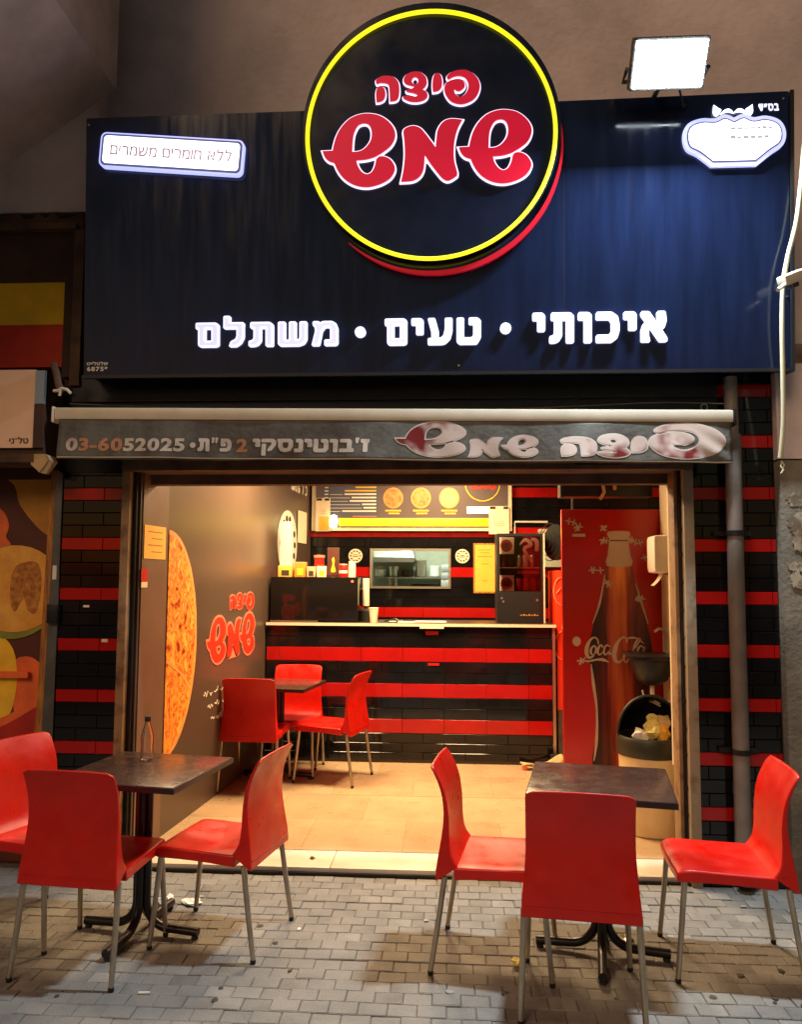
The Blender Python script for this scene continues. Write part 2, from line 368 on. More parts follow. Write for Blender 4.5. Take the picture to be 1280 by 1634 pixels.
def stroke(b, pts, ws, y=0.0, th=0.0015):
    """a flat pen stroke of changing width in XZ"""
    l = [Vector(p) for p in pts]; fine = []; wf = []
    for i in range(len(l)-1):
        p0 = l[max(i-1, 0)]; p1 = l[i]; p2 = l[i+1]; p3 = l[min(i+2, len(l)-1)]
        for k in range(5):
            t = k/5; fine.append(0.5*((2*p1)+(p2-p0)*t+(2*p0-5*p1+4*p2-p3)*t*t+(-p0+3*p1-3*p2+p3)*t**3)); wf.append(ws[i]*(1-t)+ws[i+1]*t)
    fine.append(l[-1]); wf.append(ws[-1]); vs = []
    for i, p in enumerate(fine):
        d = fine[min(i+1, len(fine)-1)]-fine[max(i-1, 0)]; d = d.normalized() if d.length > 0 else Vector((1, 0)); n = Vector((-d.y, d.x))*wf[i]*0.5
        for yy in (y, y-th): vs += [(p.x+n.x, yy, p.y+n.y), (p.x-n.x, yy, p.y-n.y)]
    fs = []
    for i in range(len(fine)-1):
        a = i*4; c = a+4
        fs += [(a+2, a+3, c+3, c+2), (a, c, c+1, a+1), (a, a+2, c+2, c), (a+1, c+1, c+3, a+3)]
    e = (len(fine)-1)*4; fs += [(0, 1, 3, 2), (e, e+2, e+3, e+1)]
    b.add(vs, fs); return b

LOGO = {
 'shin_left': [[(-0.589,-0.075,1),(-0.532,-0.074,1),(-0.524,-0.036),(-0.508,0.012),(-0.478,0.06),(-0.434,0.1),(-0.38,0.12),(-0.326,0.122),(-0.271,0.108),(-0.223,0.074),(-0.193,0.03),(-0.19,-0.013),(-0.212,-0.056),(-0.25,-0.087),(-0.277,-0.104),(-0.304,-0.117),(-0.347,-0.128),(-0.4,-0.132,1),(-0.39,-0.165),(-0.369,-0.195),(-0.342,-0.207),(-0.317,-0.194),(-0.301,-0.162),(-0.293,-0.127),(-0.277,-0.111,1),(-0.25,-0.113),(-0.217,-0.129),(-0.193,-0.164),(-0.193,-0.197),(-0.217,-0.234),(-0.26,-0.26),(-0.314,-0.276),(-0.363,-0.278),(-0.417,-0.264),(-0.466,-0.233),(-0.502,-0.189),(-0.524,-0.142,1),(-0.554,-0.131),(-0.576,-0.108)],[(-0.423,-0.084,1),(-0.42,-0.023),(-0.412,0.02),(-0.391,0.058),(-0.358,0.069),(-0.331,0.056),(-0.319,0.018),(-0.325,-0.026),(-0.353,-0.063),(-0.385,-0.081)]],
 'mem': [[(-0.16,-0.254,1),(-0.147,-0.193),(-0.139,-0.112),(-0.142,-0.031),(-0.147,0.018),(-0.131,0.039),(-0.093,0.049),(-0.056,0.037),(-0.029,0.009),(0.004,-0.035),(0.028,-0.069,1),(0.032,-0.025),(0.04,0.024),(0.069,0.066),(0.112,0.081),(0.174,0.074,1),(0.149,0.026),(0.133,-0.033),(0.128,-0.092),(0.131,-0.151),(0.147,-0.216),(0.133,-0.237),(0.096,-0.255),(0.064,-0.241),(0.032,-0.203),(-0.001,-0.159),(-0.029,-0.115,1),(-0.031,-0.158),(-0.039,-0.201),(-0.061,-0.233),(-0.098,-0.251)]],
 'shin_right': [[(0.152,-0.074,1),(0.208,-0.073,1),(0.216,-0.035),(0.232,0.013),(0.261,0.06),(0.304,0.099),(0.357,0.119),(0.41,0.121),(0.464,0.108),(0.511,0.074),(0.54,0.031),(0.543,-0.012),(0.522,-0.055),(0.485,-0.086),(0.458,-0.102),(0.432,-0.115),(0.389,-0.126),(0.337,-0.13,1),(0.347,-0.162),(0.368,-0.192),(0.394,-0.204),(0.418,-0.191),(0.434,-0.159),(0.442,-0.125),(0.458,-0.109,1),(0.485,-0.111),(0.516,-0.127),(0.54,-0.162),(0.54,-0.194),(0.516,-0.231),(0.474,-0.257),(0.421,-0.273),(0.373,-0.275),(0.32,-0.261),(0.272,-0.23),(0.237,-0.186),(0.216,-0.14,1),(0.187,-0.129),(0.165,-0.107)],[(0.315,-0.082,1),(0.317,-0.022),(0.325,0.021),(0.347,0.058),(0.379,0.069),(0.405,0.056),(0.417,0.018),(0.41,-0.025),(0.384,-0.061),(0.352,-0.079)]],
 'pe': [[(0.088,0.308),(0.112,0.332),(0.155,0.343),(0.198,0.34),(0.24,0.314),(0.264,0.276),(0.267,0.238),(0.248,0.195),(0.214,0.169),(0.166,0.157),(0.117,0.17),(0.088,0.2),(0.074,0.238),(0.082,0.271),(0.107,0.288),(0.139,0.296),(0.165,0.292),(0.184,0.275),(0.186,0.251),(0.165,0.231),(0.144,0.229),(0.13,0.239,1),(0.135,0.215),(0.16,0.198),(0.186,0.211),(0.202,0.24),(0.202,0.272),(0.186,0.299),(0.155,0.31),(0.123,0.305),(0.099,0.294)]],
 'yod': [[(0.013,0.229,1),(0.01,0.262),(0.013,0.3),(0.021,0.322),(0.037,0.331),(0.056,0.32),(0.065,0.287),(0.061,0.252),(0.042,0.233)]],
 'tsadi': [[(-0.146,0.297),(-0.134,0.324),(-0.099,0.341),(-0.058,0.34),(-0.026,0.315),(-0.017,0.282),(-0.026,0.258),(-0.042,0.245,1),(-0.021,0.231),(-0.013,0.209),(-0.029,0.188),(-0.066,0.177),(-0.109,0.18),(-0.145,0.197),(-0.145,0.21),(-0.118,0.212),(-0.088,0.207),(-0.069,0.213),(-0.093,0.225),(-0.126,0.233),(-0.131,0.242),(-0.107,0.249),(-0.088,0.259),(-0.107,0.266),(-0.134,0.276)],[(-0.066,0.292),(-0.071,0.278),(-0.083,0.273),(-0.094,0.279),(-0.099,0.293),(-0.094,0.306),(-0.083,0.312),(-0.071,0.306)]],
 'he': [[(-0.296,0.302),(-0.272,0.32),(-0.234,0.325),(-0.196,0.315),(-0.172,0.287),(-0.166,0.246),(-0.172,0.203),(-0.19,0.187),(-0.22,0.184,1),(-0.222,0.232),(-0.226,0.27),(-0.239,0.282),(-0.272,0.286),(-0.291,0.281)],[(-0.293,0.182,1),(-0.296,0.228),(-0.289,0.258),(-0.269,0.268),(-0.249,0.257),(-0.242,0.227),(-0.25,0.197),(-0.272,0.184)]],
}

# upright block letters of the slogan and the awning, unit height, drawn as outlines
BLOCK = {
 'ם': [[(0,1),(.72,1),(.82,.92),(.82,.06),(.74,0),(.16,0),(.09,.07),(.09,.77),(0,.77)],[(.33,.77),(.58,.77),(.58,.23),(.33,.23)]],
 'ל': [[(0,1.28),(.22,1.28),(.22,1.0),(.72,1.0),(.72,.38),(.62,.14),(.45,0),(.2,0),(.26,.2),(.42,.28),(.48,.42),(.48,.77),(0,.77)]],
 'ת': [[(.06,1),(.75,1),(.87,.9),(.87,0),(.62,0),(.62,.77),(.43,.77),(.43,.22),(.32,.05),(.18,0),(0,0),(0,.21),(.1,.22),(.18,.32),(.18,.77),(.06,.77)]],
 'ש': [[(0,1),(0,.08),(.08,0),(.75,0),(.93,.08),(1.02,.26),(1.02,1),(.78,1),(.78,.32),(.72,.23),(.63,.23),(.63,1),(.4,1),(.4,.23),(.24,.23),(.24,1)]],
 'מ': [[(0,1),(.2,1),(.25,.92),(.34,1),(.68,1),(.82,.9),(.88,.7),(.88,.07),(.82,0),(.42,0),(.42,.22),(.63,.22),(.63,.7),(.57,.77),(.43,.77),(.32,.6),(.22,0),(-.04,0),(.09,.6),(.07,.78),(0,.86)]],
 'ט': [[(0,1),(.24,1),(.24,.23),(.55,.23),(.63,.32),(.63,.77),(.46,.77),(.46,1),(.76,1),(.88,.9),(.88,.24),(.74,0),(.1,0),(0,.1)]],
 'ע': [[(0,1),(.24,1),(.38,.48),(.37,.23),(.5,.24),(.6,.35),(.65,.6),(.65,1),(.9,1),(.9,.5),(.82,.2),(.64,.03),(.5,0),(0,0),(0,.22),(.14,.23),(.13,.5)]],
 'י': [[(0,1),(.34,1),(.43,.92),(.43,.40),(.18,.40),(.18,.77),(0,.77)]],
 'ו': [[(0,1),(.36,1),(.46,.92),(.46,0),(.21,0),(.21,.77),(0,.77)]],
 'כ': [[(0,1),(.55,1),(.76,.86),(.82,.6),(.82,.38),(.74,.13),(.55,0),(0,0),(0,.23),(.46,.23),(.56,.36),(.56,.65),(.47,.77),(0,.77)]],
 'א': [[(0,1),(.27,1),(.60,.56),(.64,.70),(.59,.78),(.59,1),(.86,1),(.90,.7),(.82,.46),(.73,.39),(.92,.12),(.92,0),(.67,0),(.32,.48),(.25,.36),(.25,.2),(.30,0),(0,0),(0,.36),(.06,.55),(.17,.67),(0,.88)]],
 'ז': [[(0,1),(.5,1),(.5,.77),(.4,.7),(.38,0),(.14,0),(.16,.7),(0,.77)]],
 'ב': [[(.05,1),(.6,1),(.73,.88),(.73,.23),(.87,.23),(.87,0),(0,0),(0,.23),(.48,.23),(.48,.77),(.05,.77)]],
 'נ': [[(.1,1),(.4,1),(.5,.9),(.5,.1),(.42,0),(0,0),(0,.23),(.27,.23),(.27,.77),(.1,.77)]],
 'ס': [[(0,1),(.8,1),(.92,.85),(.92,.4),(.77,.1),(.57,0),(.38,0),(.18,.1),(.05,.4),(.05,.78),(0,.78)],[(.28,.77),(.68,.77),(.68,.42),(.57,.25),(.40,.25),(.28,.42)]],
 'ק': [[(0,1),(.7,1),(.87,.85),(.87,.55),(.62,.12),(.38,.05),(.42,.25),(.62,.55),(.62,.77),(0,.77)],[(.02,.6),(.25,.6),(.25,-.3),(.02,-.3)]],
 'פ': [[(.05,1),(.6,1),(.8,.86),(.87,.6),(.87,.35),(.77,.1),(.55,0),(0,0),(0,.23),(.48,.23),(.6,.35),(.6,.65),(.5,.77),(.29,.77),(.29,.64),(.42,.64),(.42,.42),(.1,.42),(.05,.5)]],
 '״': [[(0,1.08),(.18,1.08),(.12,.68),(.02,.68)],[(.28,1.08),(.46,1.08),(.40,.68),(.30,.68)]],
 '׳': [[(0,1.10),(.20,1.10),(.12,.70),(.02,.70)]],
 '•': [[(.2+.2*math.cos(k*.5236),.45+.2*math.sin(k*.5236)) for k in range(12)]],
}
def chaikin(l, k=0.22):
    out = []
    for i in range(len(l)):
        a, b = Vector(l[i][:2]), Vector(l[(i+1) % len(l)][:2]); d = (b-a).length; q = min(0.03/d, k) if d > 0 else k
        out += [tuple(a+(b-a)*q), tuple(b-(b-a)*q)]
    return out
def block_letters(parent, text, x0, x1, z0, z1, y, layers, gap=0.20, fn=None):
    """text in visual order; layers: (name, material, growth, thickness, y offset)"""
    adv = []; x = 0.0
    for ch in text:
        if ch == ' ': x += 0.4; continue
        ax = [p[0] for l in BLOCK[ch] for p in l]; adv.append((ch, x-min(ax))); x += max(ax)-min(ax)+gap
    x -= gap; sx = (x1-x0)/x; sz = z1-z0; outs = []
    for ch, ox in adv:
        q = [[(x0+(p[0]+ox)*sx, z0+p[1]*sz) for p in chaikin(l)] for l in BLOCK[ch]]
        for nm, m, g, th, dy in layers:
            me = flat_mesh(nm, q, th, 1, g)
            if fn: me = fn(dy)(me); outs.append(link(nm, me, m, parent))
            else: outs.append(link(nm, me, m, parent, (0, y-dy, 0)))
    return outs

# ================================================================== SETTING
FY = 0.20           # plane of the shop front
FL = 0.035          # level of the shop floor
def LWX(y): return -1.81 + 0.0695*(y-0.2)     # the left interior wall runs slightly askew

bx('ground', 'asphalt', None, -60, 60, -80, 40, -0.40, -0.10, kind='structure')
pav = bx('pavement', 'joint_sand', None, -7.0, 7.0, -4.9, FY+0.06, -0.098, -0.007, kind='structure')
# pavers: rows parallel to the shop front, each about 12 x 9 cm
PW, PD = 0.112, 0.086
variants = []
for k in range(6):
    b = MB(); rr = random.Random(k); j = lambda a: rr.uniform(-a, a)
    hx, hy, g = PW/2-0.0012, PD/2-0.0012, 0.0035
    top = [(-hx+g+j(.002), -hy+g+j(.002)), (hx-g+j(.002), -hy+g+j(.002)), (hx-g+j(.002), hy-g+j(.002)), (-hx+g+j(.002), hy-g+j(.002))]
    low = [(-hx, -hy), (hx, -hy), (hx, hy), (-hx, hy)]
    vs = [(x, y, 0) for x, y in top]+[(x, y, -0.0035) for x, y in low]+[(x, y, -0.04) for x, y in low]
    fs = [(0, 1, 2, 3)]+[(4+i, 4+(i+1) % 4, (i+1) % 4, i) for i in range(4)]+[(8+i, 8+(i+1) % 4, 4+(i+1) % 4, 4+i) for i in range(4)]
    me = b.add(vs, fs).mesh('paver'); me.materials.append(M(('paver', 'paver', 'paver_dark', 'paver', 'paver_light', 'paver')[k])); variants.append(me)
spots = []
row = 0; y = FY-PD/2-0.004
while y > -4.8:
    n = int(14.0/PW)
    for i in range(n):
        x = -6.9+(i+0.5*(row % 2)+0.5)*PW
        spots.append((x, y + 0.004*math.sin(x*1.3+row), row))
    y -= PD; row += 1
cx, cy, cz = 0.0, -4.3, 1.63
def in_view(x, y):
    d = Vector((x, y+4.3, -1.63)); z = d.dot(Fv)
    if z < 0.5: return 0
    u = 640+1275*d.dot(Rv)/z; v = 817-1275*d.dot(Uv)/z
    return 1/z if (-20 < u < 1300 and v < 1665) else 0
vis = sorted([s for s in spots if in_view(s[0], s[1]) > 0], key=lambda s: -in_view(s[0], s[1]))
near = set(vis[:300]); rest = MB(); restv = [[v.co.copy() for v in m.vertices] for m in variants]; restf = [[tuple(p.vertices) for p in m.polygons] for m in variants]
for i, s in enumerate(spots):
    k = random.randrange(6); dz = random.uniform(-0.0035, 0.002); rz = random.uniform(-0.012, 0.012)
    if s in near:
        o = link('paver', variants[k], None, pav, (s[0], s[1], dz)); o.rotation_euler = (random.uniform(-.007, .007), random.uniform(-.007, .007), rz)
    else:
        rest.mi = k; rest.add([(v.x+s[0], v.y+s[1], v.z+dz) for v in restv[k]], restf[k])
me = bpy.data.meshes.new('paver_field'); me.from_pydata(rest.v, [], rest.f)
for v in variants: me.materials.append(v.materials[0])
me.polygons.foreach_set('material_index', rest.m)
o = bpy.data.objects.new('paver_field', me); COL.objects.link(o); o.parent = pav; o['kind'] = 'stuff'
mat('gum', lin(64, 60, 55), 0.8, var=0.2, scale=30); mat('gum_pale', lin(150, 146, 138), 0.8)
for k in range(26):     # trodden gum and small stains
    q = random.Random(100+k); x, y, s = q.uniform(-1.7, 1.6), q.uniform(-1.25, 0.12), q.uniform(0.008, 0.017)
    b = MB(); n = 11; b.add([(x+s*q.uniform(.7, 1.2)*math.cos(2*math.pi*i/n), y+s*q.uniform(.7, 1.2)*math.sin(2*math.pi*i/n), 0.0030) for i in range(n)]+[(x, y, 0.0036)], [(i, (i+1) % n, n) for i in range(n)]); b.build('gum_spot', 'gum' if k % 4 else 'gum_pale', pav)
# threshold of pale stone slabs
thr = bx('threshold', 'floor_joint', None, -1.84, 1.36, FY+0.062, FY+0.30, -0.09, FL-0.006, kind='structure')
xs = [-1.84, -1.30, -0.66, -0.06, 0.55, 1.02, 1.36]
for a, b2 in zip(xs, xs[1:]): bx('stone_slab', 'marble', thr, a+0.002, b2-0.002, FY+0.022, FY+0.298, -0.02, FL, 0.004)
bx('threshold_edge', 'dark_metal', thr, -1.83, 1.35, FY+0.004, FY+0.020, -0.03, 0.012)
# shop floor
flo = bx('shop_floor', 'floor_joint', None, -1.9, 2.5, FY+0.302, 4.5, -0.09, FL-0.003, kind='structure')
ty = FY+0.304
r2 = 0
while ty < 2.9:
    x = -1.78 + (0.0 if r2 % 2 else -0.3)
    while x < 1.6:
        a, b2 = max(x, -1.8), min(x+0.6, 1.6)
        if b2-a > 0.05: bx('floor_tile', random.choice(('floor_tile', 'floor_tile', 'floor_tile_b')), flo, a+0.0015, b2-0.0015, ty+0.0015, ty+0.5985, FL-0.02, FL+random.uniform(-.0006, .0006))
        x += 0.6
    ty += 0.6; r2 += 1
bx('floor_behind_counter', 'floor_tile_b', flo, -1.8, 2.4, ty, 4.4, FL-0.02, FL)

# interior shell
b = MB(); b.add([(LWX(0.26), 0.26, 0), (LWX(4.45), 4.45, 0), (LWX(4.45), 4.45, 2.95), (LWX(0.26), 0.26, 2.95), (LWX(.26)-.12, .26, 0), (LWX(4.45)-.12, 4.45, 0), (LWX(4.45)-.12, 4.45, 2.95), (LWX(.26)-.12, .26, 2.95)],
  [(0, 1, 2, 3), (4, 7, 6, 5), (0, 3, 7, 4), (1, 5, 6, 2), (0, 4, 5, 1), (3, 2, 6, 7)])
lw = b.build('interior_wall_left', 'mural_brown', None, kind='structure')
bx('interior_wall_right', 'wall_cream', None, 2.42, 2.54, 0.4, 4.6, 0.0, 2.95, kind='structure')
bx('side_return_wall', 'wall_cream', None, 1.47, 1.58, 0.30, 1.38, FL, 2.95, kind='structure')
bx('ceiling', 'ceiling', None, -2.0, 2.6, 0.22, 4.6, 2.95, 3.05, kind='structure')

# ceiling light panels (their glow lights the shop and reflects in the floor tiles)
LP = []
def ceiling_panel(x, y, label, e=74):
    r = empty('ceiling_light', (x, y, 2.935), label=label, cat='ceiling light', group='panel lights on the shop ceiling')
    bx('frame', 'white_plastic', r, -0.32, 0.32, -0.32, 0.32, -0.012, 0.012)
    bx('diffuser', 'led_panel', r, -0.29, 0.29, -0.29, 0.29, -0.022, -0.0125)
    l = bpy.data.lights.new('panel_glow', 'AREA'); l.shape = 'SQUARE'; l.size = 0.56; l.energy = e; l.color = (1.0, 0.70, 0.39); l.spread = R(170)
    lo = bpy.data.objects.new('panel_glow', l); COL.objects.link(lo); lo.parent = r; lo.location = (0, 0, -0.03)
ceiling_panel(-1.10, 2.00, 'square lit ceiling panel over the red chairs inside')
ceiling_panel(0.15, 1.95, 'square lit ceiling panel in the middle of the shop')
ceiling_panel(-0.10, 3.60, 'square lit ceiling panel behind the counter', 36)

# ------------------------------------------------------------------ tiled faces
def tiled(parent, x0, x1, z0, z1, yf, tw, th, zred, per=4, phase=0.0):
    """running-bond tiles on a face looking at -y; a red row at zred and every per-th row"""
    k = math.floor((z0-zred)/th); rows = []
    while zred+k*th < z1:
        rows.append((max(zred+k*th, z0), min(zred+(k+1)*th, z1), k % per == 0, k % 2)); k += 1
    tile_rows(parent, x0, x1, yf, tw, rows, phase)
def tile_rows(parent, x0, x1, yf, tw, rows, phase=0.0, gap=0.0025, depth=0.010):
    cache = {}
    for a, c, red, odd in rows:
        x = x0-tw*((0.5 if odd else 0.0)+phase)
        while x < x1:
            l, r = max(x, x0), min(x+tw, x1)
            if r-l > 0.012 and c-a > 0.008:
                key = (round(r-l, 4), round(c-a, 4), red)
                if key not in cache:
                    hw, hh = (r-l)/2-gap/2, (c-a)/2-gap/2; g = 0.0025
                    vs = [(-hw, 0.0, -hh), (hw, 0.0, -hh), (hw, 0.0, hh), (-hw, 0.0, hh), (-hw, -depth+g, -hh), (hw, -depth+g, -hh), (hw, -depth+g, hh), (-hw, -depth+g, hh), (-hw+g, -depth, -hh+g), (hw-g, -depth, -hh+g), (hw-g, -depth, hh-g), (-hw+g, -depth, hh-g)]
                    fs = [(8, 9, 10, 11)]+[(4+i, 4+(i+1) % 4, 8+(i+1) % 4, 8+i) for i in range(4)]+[(i, (i+1) % 4, 4+(i+1) % 4, 4+i) for i in range(4)]
                    cache[key] = MB().add(vs, fs).mesh('tile')
                o = link('tile', cache[key], 'tile_red' if red else 'tile_black', parent, ((l+r)/2, yf, (a+c)/2))
                o.rotation_euler = (random.uniform(-.004, .004), 0, random.uniform(-.004, .004))
            x += tw
TR = 0.072
pl = empty('tiled_pier', (0, 0, 0), label='narrow tiled pier left of the opening, black tiles with red bands', cat='wall')
bx('pier_core', 'grout', pl, -2.245, -1.892, FY+0.008, FY+0.30, -0.05, 2.74)
tiled(pl, -2.245, -1.892, 0.0, 2.23, FY+0.009, 0.245, TR, 2.068)
pr = empty('tiled_pier', (0, 0, 0), label='wide tiled pier behind the drainpipe, black tiles with red bands', cat='wall')
bx('pier_core', 'grout', pr, 1.345, 1.79, FY+0.008, FY+0.30, -0.05, 2.78)
tiled(pr, 1.345, 1.79, 0.0, 2.78, FY+0.009, 0.245, TR, 2.068, phase=0.3)
# small scuffs and sticker remains on the tiles
for x, z, wd, h in ((-2.10, 1.452, 0.035, 0.012), (-1.985, 1.255, 0.035, 0.018)):
    bx('sticker_scrap', 'paper', pl, x, x+wd, FY-0.0035, FY-0.0015, z, z+h)

# back wall of the shop with tiles, kitchen hatch cut out of it
bw = empty('back_wall', (0, 0, 0), kind='structure')
for q in ((-1.62, -0.84, 0.0, 2.95), (-0.01, 2.44, 0.0, 2.95), (-0.84, -0.01, 0.0, 1.535), (-0.84, -0.01, 1.925, 2.95)):
    bx('wall_core', 'grout', bw, q[0], q[1], 4.37, 4.50, q[2], q[3])
def bt(x0, x1, z0, z1): tiled(bw, x0, x1, z0, z1, 4.369, 0.42, 0.108, 1.205)
bt(-1.55, 0.66, 1.15, 1.533); bt(-1.55, -0.86, 1.533, 2.14); bt(0.01, 0.66, 1.533, 2.14); bt(-0.86, 0.01, 1.93, 2.14); bt(0.66, 2.40, 1.15, 2.9)
kw = empty('kitchen_hatch', (0, 0, 0), label='steel framed serving hatch showing the greenish kitchen', cat='window')
b = MB(); b.box(-0.862, -0.838, 4.335, 4.40, 1.515, 1.945).box(-0.012, 0.012, 4.335, 4.40, 1.515, 1.945).box(-0.838, -0.012, 4.336, 4.40, 1.515, 1.537).box(-0.838, -0.012, 4.336, 4.40, 1.923, 1.945); b.build('frame', 'steel', kw)
bx('pane', 'pane_glass', kw, -0.838, -0.012, 4.41, 4.416, 1.537, 1.923)
kr = empty('kitchen', (0, 0, 0), kind='structure')
bx('kitchen_wall', 'kitchen_green', kr, -2.0, 1.2, 6.6, 6.7, 0.0, 2.9); bx('kitchen_ceiling', 'ceiling', kr, -2.0, 1.2, 4.52, 6.7, 2.9, 3.0)
bx('kitchen_side', 'kitchen_green', kr, -2.1, -2.0, 4.52, 6.7, 0.0, 3.0); bx('kitchen_side', 'kitchen_green', kr, 1.2, 1.3, 4.52, 6.7, 0.0, 3.0); bx('kitchen_floor', 'floor_tile_b', kr, -2.0, 1.2, 4.52, 6.7, -0.08, FL)
hd = empty('extractor_hood', (0, 0, 0), label='steel extractor hood seen through the serving hatch', cat='hood')
b = MB(); b.add([(-1.2, 5.9, 1.88), (-0.45, 5.9, 1.88), (-0.45, 6.55, 1.88), (-1.2, 6.55, 1.88), (-1.0, 6.1, 2.4), (-0.6, 6.1, 2.4), (-0.6, 6.55, 2.4), (-1.0, 6.55, 2.4)], [(0, 1, 2, 3), (4, 7, 6, 5), (0, 4, 5, 1), (1, 5, 6, 2), (2, 6, 7, 3), (3, 7, 4, 0)]); b.build('canopy', 'kitchen_steel', hd); bx('rim', 'steel', hd, -1.2, -0.45, 5.875, 5.899, 1.83, 1.89)
ks = empty('kitchen_oven', (-0.35, 5.9, FL), label='dark oven deck seen through the serving hatch', cat='oven'); bx('body', 'kitchen_steel', ks, -0.7, 0.5, -0.35, 0.5, 0.0, 1.46); bx('oven_mouth', 'black_plastic', ks, -0.35, 0.25, -0.365, -0.351, 1.30, 1.42); bx('handle', 'steel', ks, -0.2, 0.1, -0.39, -0.366, 1.25, 1.262)
sh_ = empty('kitchen_shelf', (-0.42, 6.25, 1.64), label='steel shelf with white tubs seen through the serving hatch', cat='shelf'); bx('board', 'steel', sh_, -0.60, 0.9, 0.0, 0.34, -0.02, 0.0); bx('post', 'steel', sh_, -0.30, -0.27, 0.0, 0.03, -1.60, -0.021)
for x, h, m in ((-0.50, 0.10, 'kitchen_white'), (-0.33, 0.14, 'steel'), (-0.14, 0.09, 'green_black'), (0.04, 0.22, 'steel'), (0.22, 0.14, 'kitchen_white')):
    b = MB(); b.lathe([(0.06, 0.0), (0.072, 0.01), (0.075, h), (0.06, h+0.008), (0, h+0.01)], n=18, c=(x, 0.14, 0.0005)); b.build('tub', m, sh_, smooth=True)
tb_ = empty('pizza_trays', (-0.30, 5.72, FL+1.463), label='dark pizza trays on the oven seen through the hatch', cat='trays')
for k in range(3): b = MB(); b.lathe([(0.17, 0.0), (0.2, 0.018), (0.19, 0.018), (0.0, 0.006)], n=24, c=(0, 0, 0.02*k)); b.build('tray', 'black_plastic', tb_, smooth=True)
pk = empty('stacked_boxes', (0.02, 5.30, FL), label='pale stacked boxes at the right side of the hatch view', cat='boxes')
for k in range(5): bx('box', 'kitchen_white', pk, -0.12+0.006*(k % 2), 0.13, -0.12, 0.14, 1.30+0.09*k+0.001, 1.30+0.09*(k+1), 0.004)
bx('stand', 'steel', pk, -0.14, 0.15, -0.14, 0.16, 0.0, 1.30)
l = bpy.data.lights.new('kitchen_lamp', 'AREA'); l.size = 0.6; l.energy = 60; l.color = (0.93, 1.0, 0.86)
kl = empty('kitchen_light', (-0.35, 5.05, 2.88), label='square lamp lighting the kitchen behind the hatch', cat='ceiling light'); bx('diffuser', 'bulb', kl, -0.3, 0.3, -0.3, 0.3, -0.02, 0.015)
lo = bpy.data.objects.new('kitchen_lamp', l); COL.objects.link(lo); lo.parent = kl; lo.location = (0, 0, -0.03)

# ------------------------------------------------------------------ building shell outside
bd = empty('building', (0, 0, 0), label='plastered building wall above the shop with sloping stair block', cat='building')
UW = bx('upper_wall', 'plaster', bd, -2.20, 8.0, FY+0.30, FY+0.60, 2.82, 8.0)
bx('upper_wall', 'plaster', bd, -9.0, -2.20, FY+0.05, FY+0.60, 3.83, 8.0)
bx('side_wall', 'plaster', bd, 2.62, 8.0, FY+0.06, FY+0.50, -0.05, 2.82)
# stair flight projecting from the wall, underside sloping down to the left
b = MB(); X1, Z1, X2, Z2, Y0, Y1 = -2.04, 4.60, -3.60, 3.52, FY+0.052, -1.35
b.add([(X1, Y0, Z1), (X2, Y0, Z2), (X2, Y0, 7.5), (X1, Y0, 7.5), (X1, Y1, Z1), (X2, Y1, Z2), (X2, Y1, 7.5), (X1, Y1, 7.5)], [(0, 1, 2, 3), (4, 7, 6, 5), (0, 4, 5, 1), (0, 3, 7, 4), (1, 5, 6, 2), (3, 2, 6, 7)])
b.build('stair_flight', 'plaster_stair', bd)
# ragged broken plaster edge above the neighbour's shutter
rag = []; x = -2.75
while x < -2.2: rag.append((x, 3.80+random.uniform(-.03, .025))); x += 0.045
flat('broken_plaster', 'plaster_dirty', bd, [[(-9, 3.70)]+[(-2.195, 3.70)]+[(q[0], q[1]) for q in reversed(rag)]+[(-9, 3.80)]], FY+0.04, 0.018, 1)
bx('dark_band', 'awn_brown', bd, -9.0, -2.20, FY+0.02, FY+0.30, 3.385, 3.70)
bx('ledge', 'plaster_dirty', bd, -9.0, -2.22, FY-0.03, FY+0.019, 3.69, 3.725)
bx('neighbour_wall', 'plaster_dirty', bd, -9.0, -2.246, FY+0.10, FY+0.31, -0.05, 3.384)
bx('corner_strip', 'plaster_dirty', bd, -2.225, -2.165, FY-0.03, FY+0.11, 2.74, 3.68)
# concrete column on the right, with torn poster remains
cl = empty('concrete_column', (0, 0, 0), label='grey concrete column at the right edge with torn poster remains', cat='column')
bx('shaft', 'concrete', cl, 1.795, 2.62, FY-0.06, FY+0.40, -0.05, 2.28, 0.006)
bx('shaft_top', 'plaster', cl, 1.795, 2.62, FY-0.045, FY+0.40, 2.29, 2.82)
rr = random.Random(5)
def torn(cx, cz, w_, h_, seed):
    q = random.Random(seed); n = 46
    return [(cx+w_*(1+q.uniform(-.30, .16)+0.1*math.sin(5*a))*math.cos(a), cz+h_*(1+q.uniform(-.34, .16))*math.sin(a)) for a in [2*math.pi*k/n for k in range(n)]]
for i, (a, c, w_, h_) in enumerate(((1.885, 2.06, 0.060, 0.040), (1.895, 1.93, 0.065, 0.075), (1.885, 1.83, 0.035, 0.055), (1.880, 1.70, 0.060, 0.028), (1.865, 1.63, 0.035, 0.050), (2.08, 1.9, 0.11, 0.17))):
    flat('torn_paper', 'torn_paper', cl, [torn(a, c, w_, h_, i)], FY-0.062-0.0012*i, 0.001, 1)

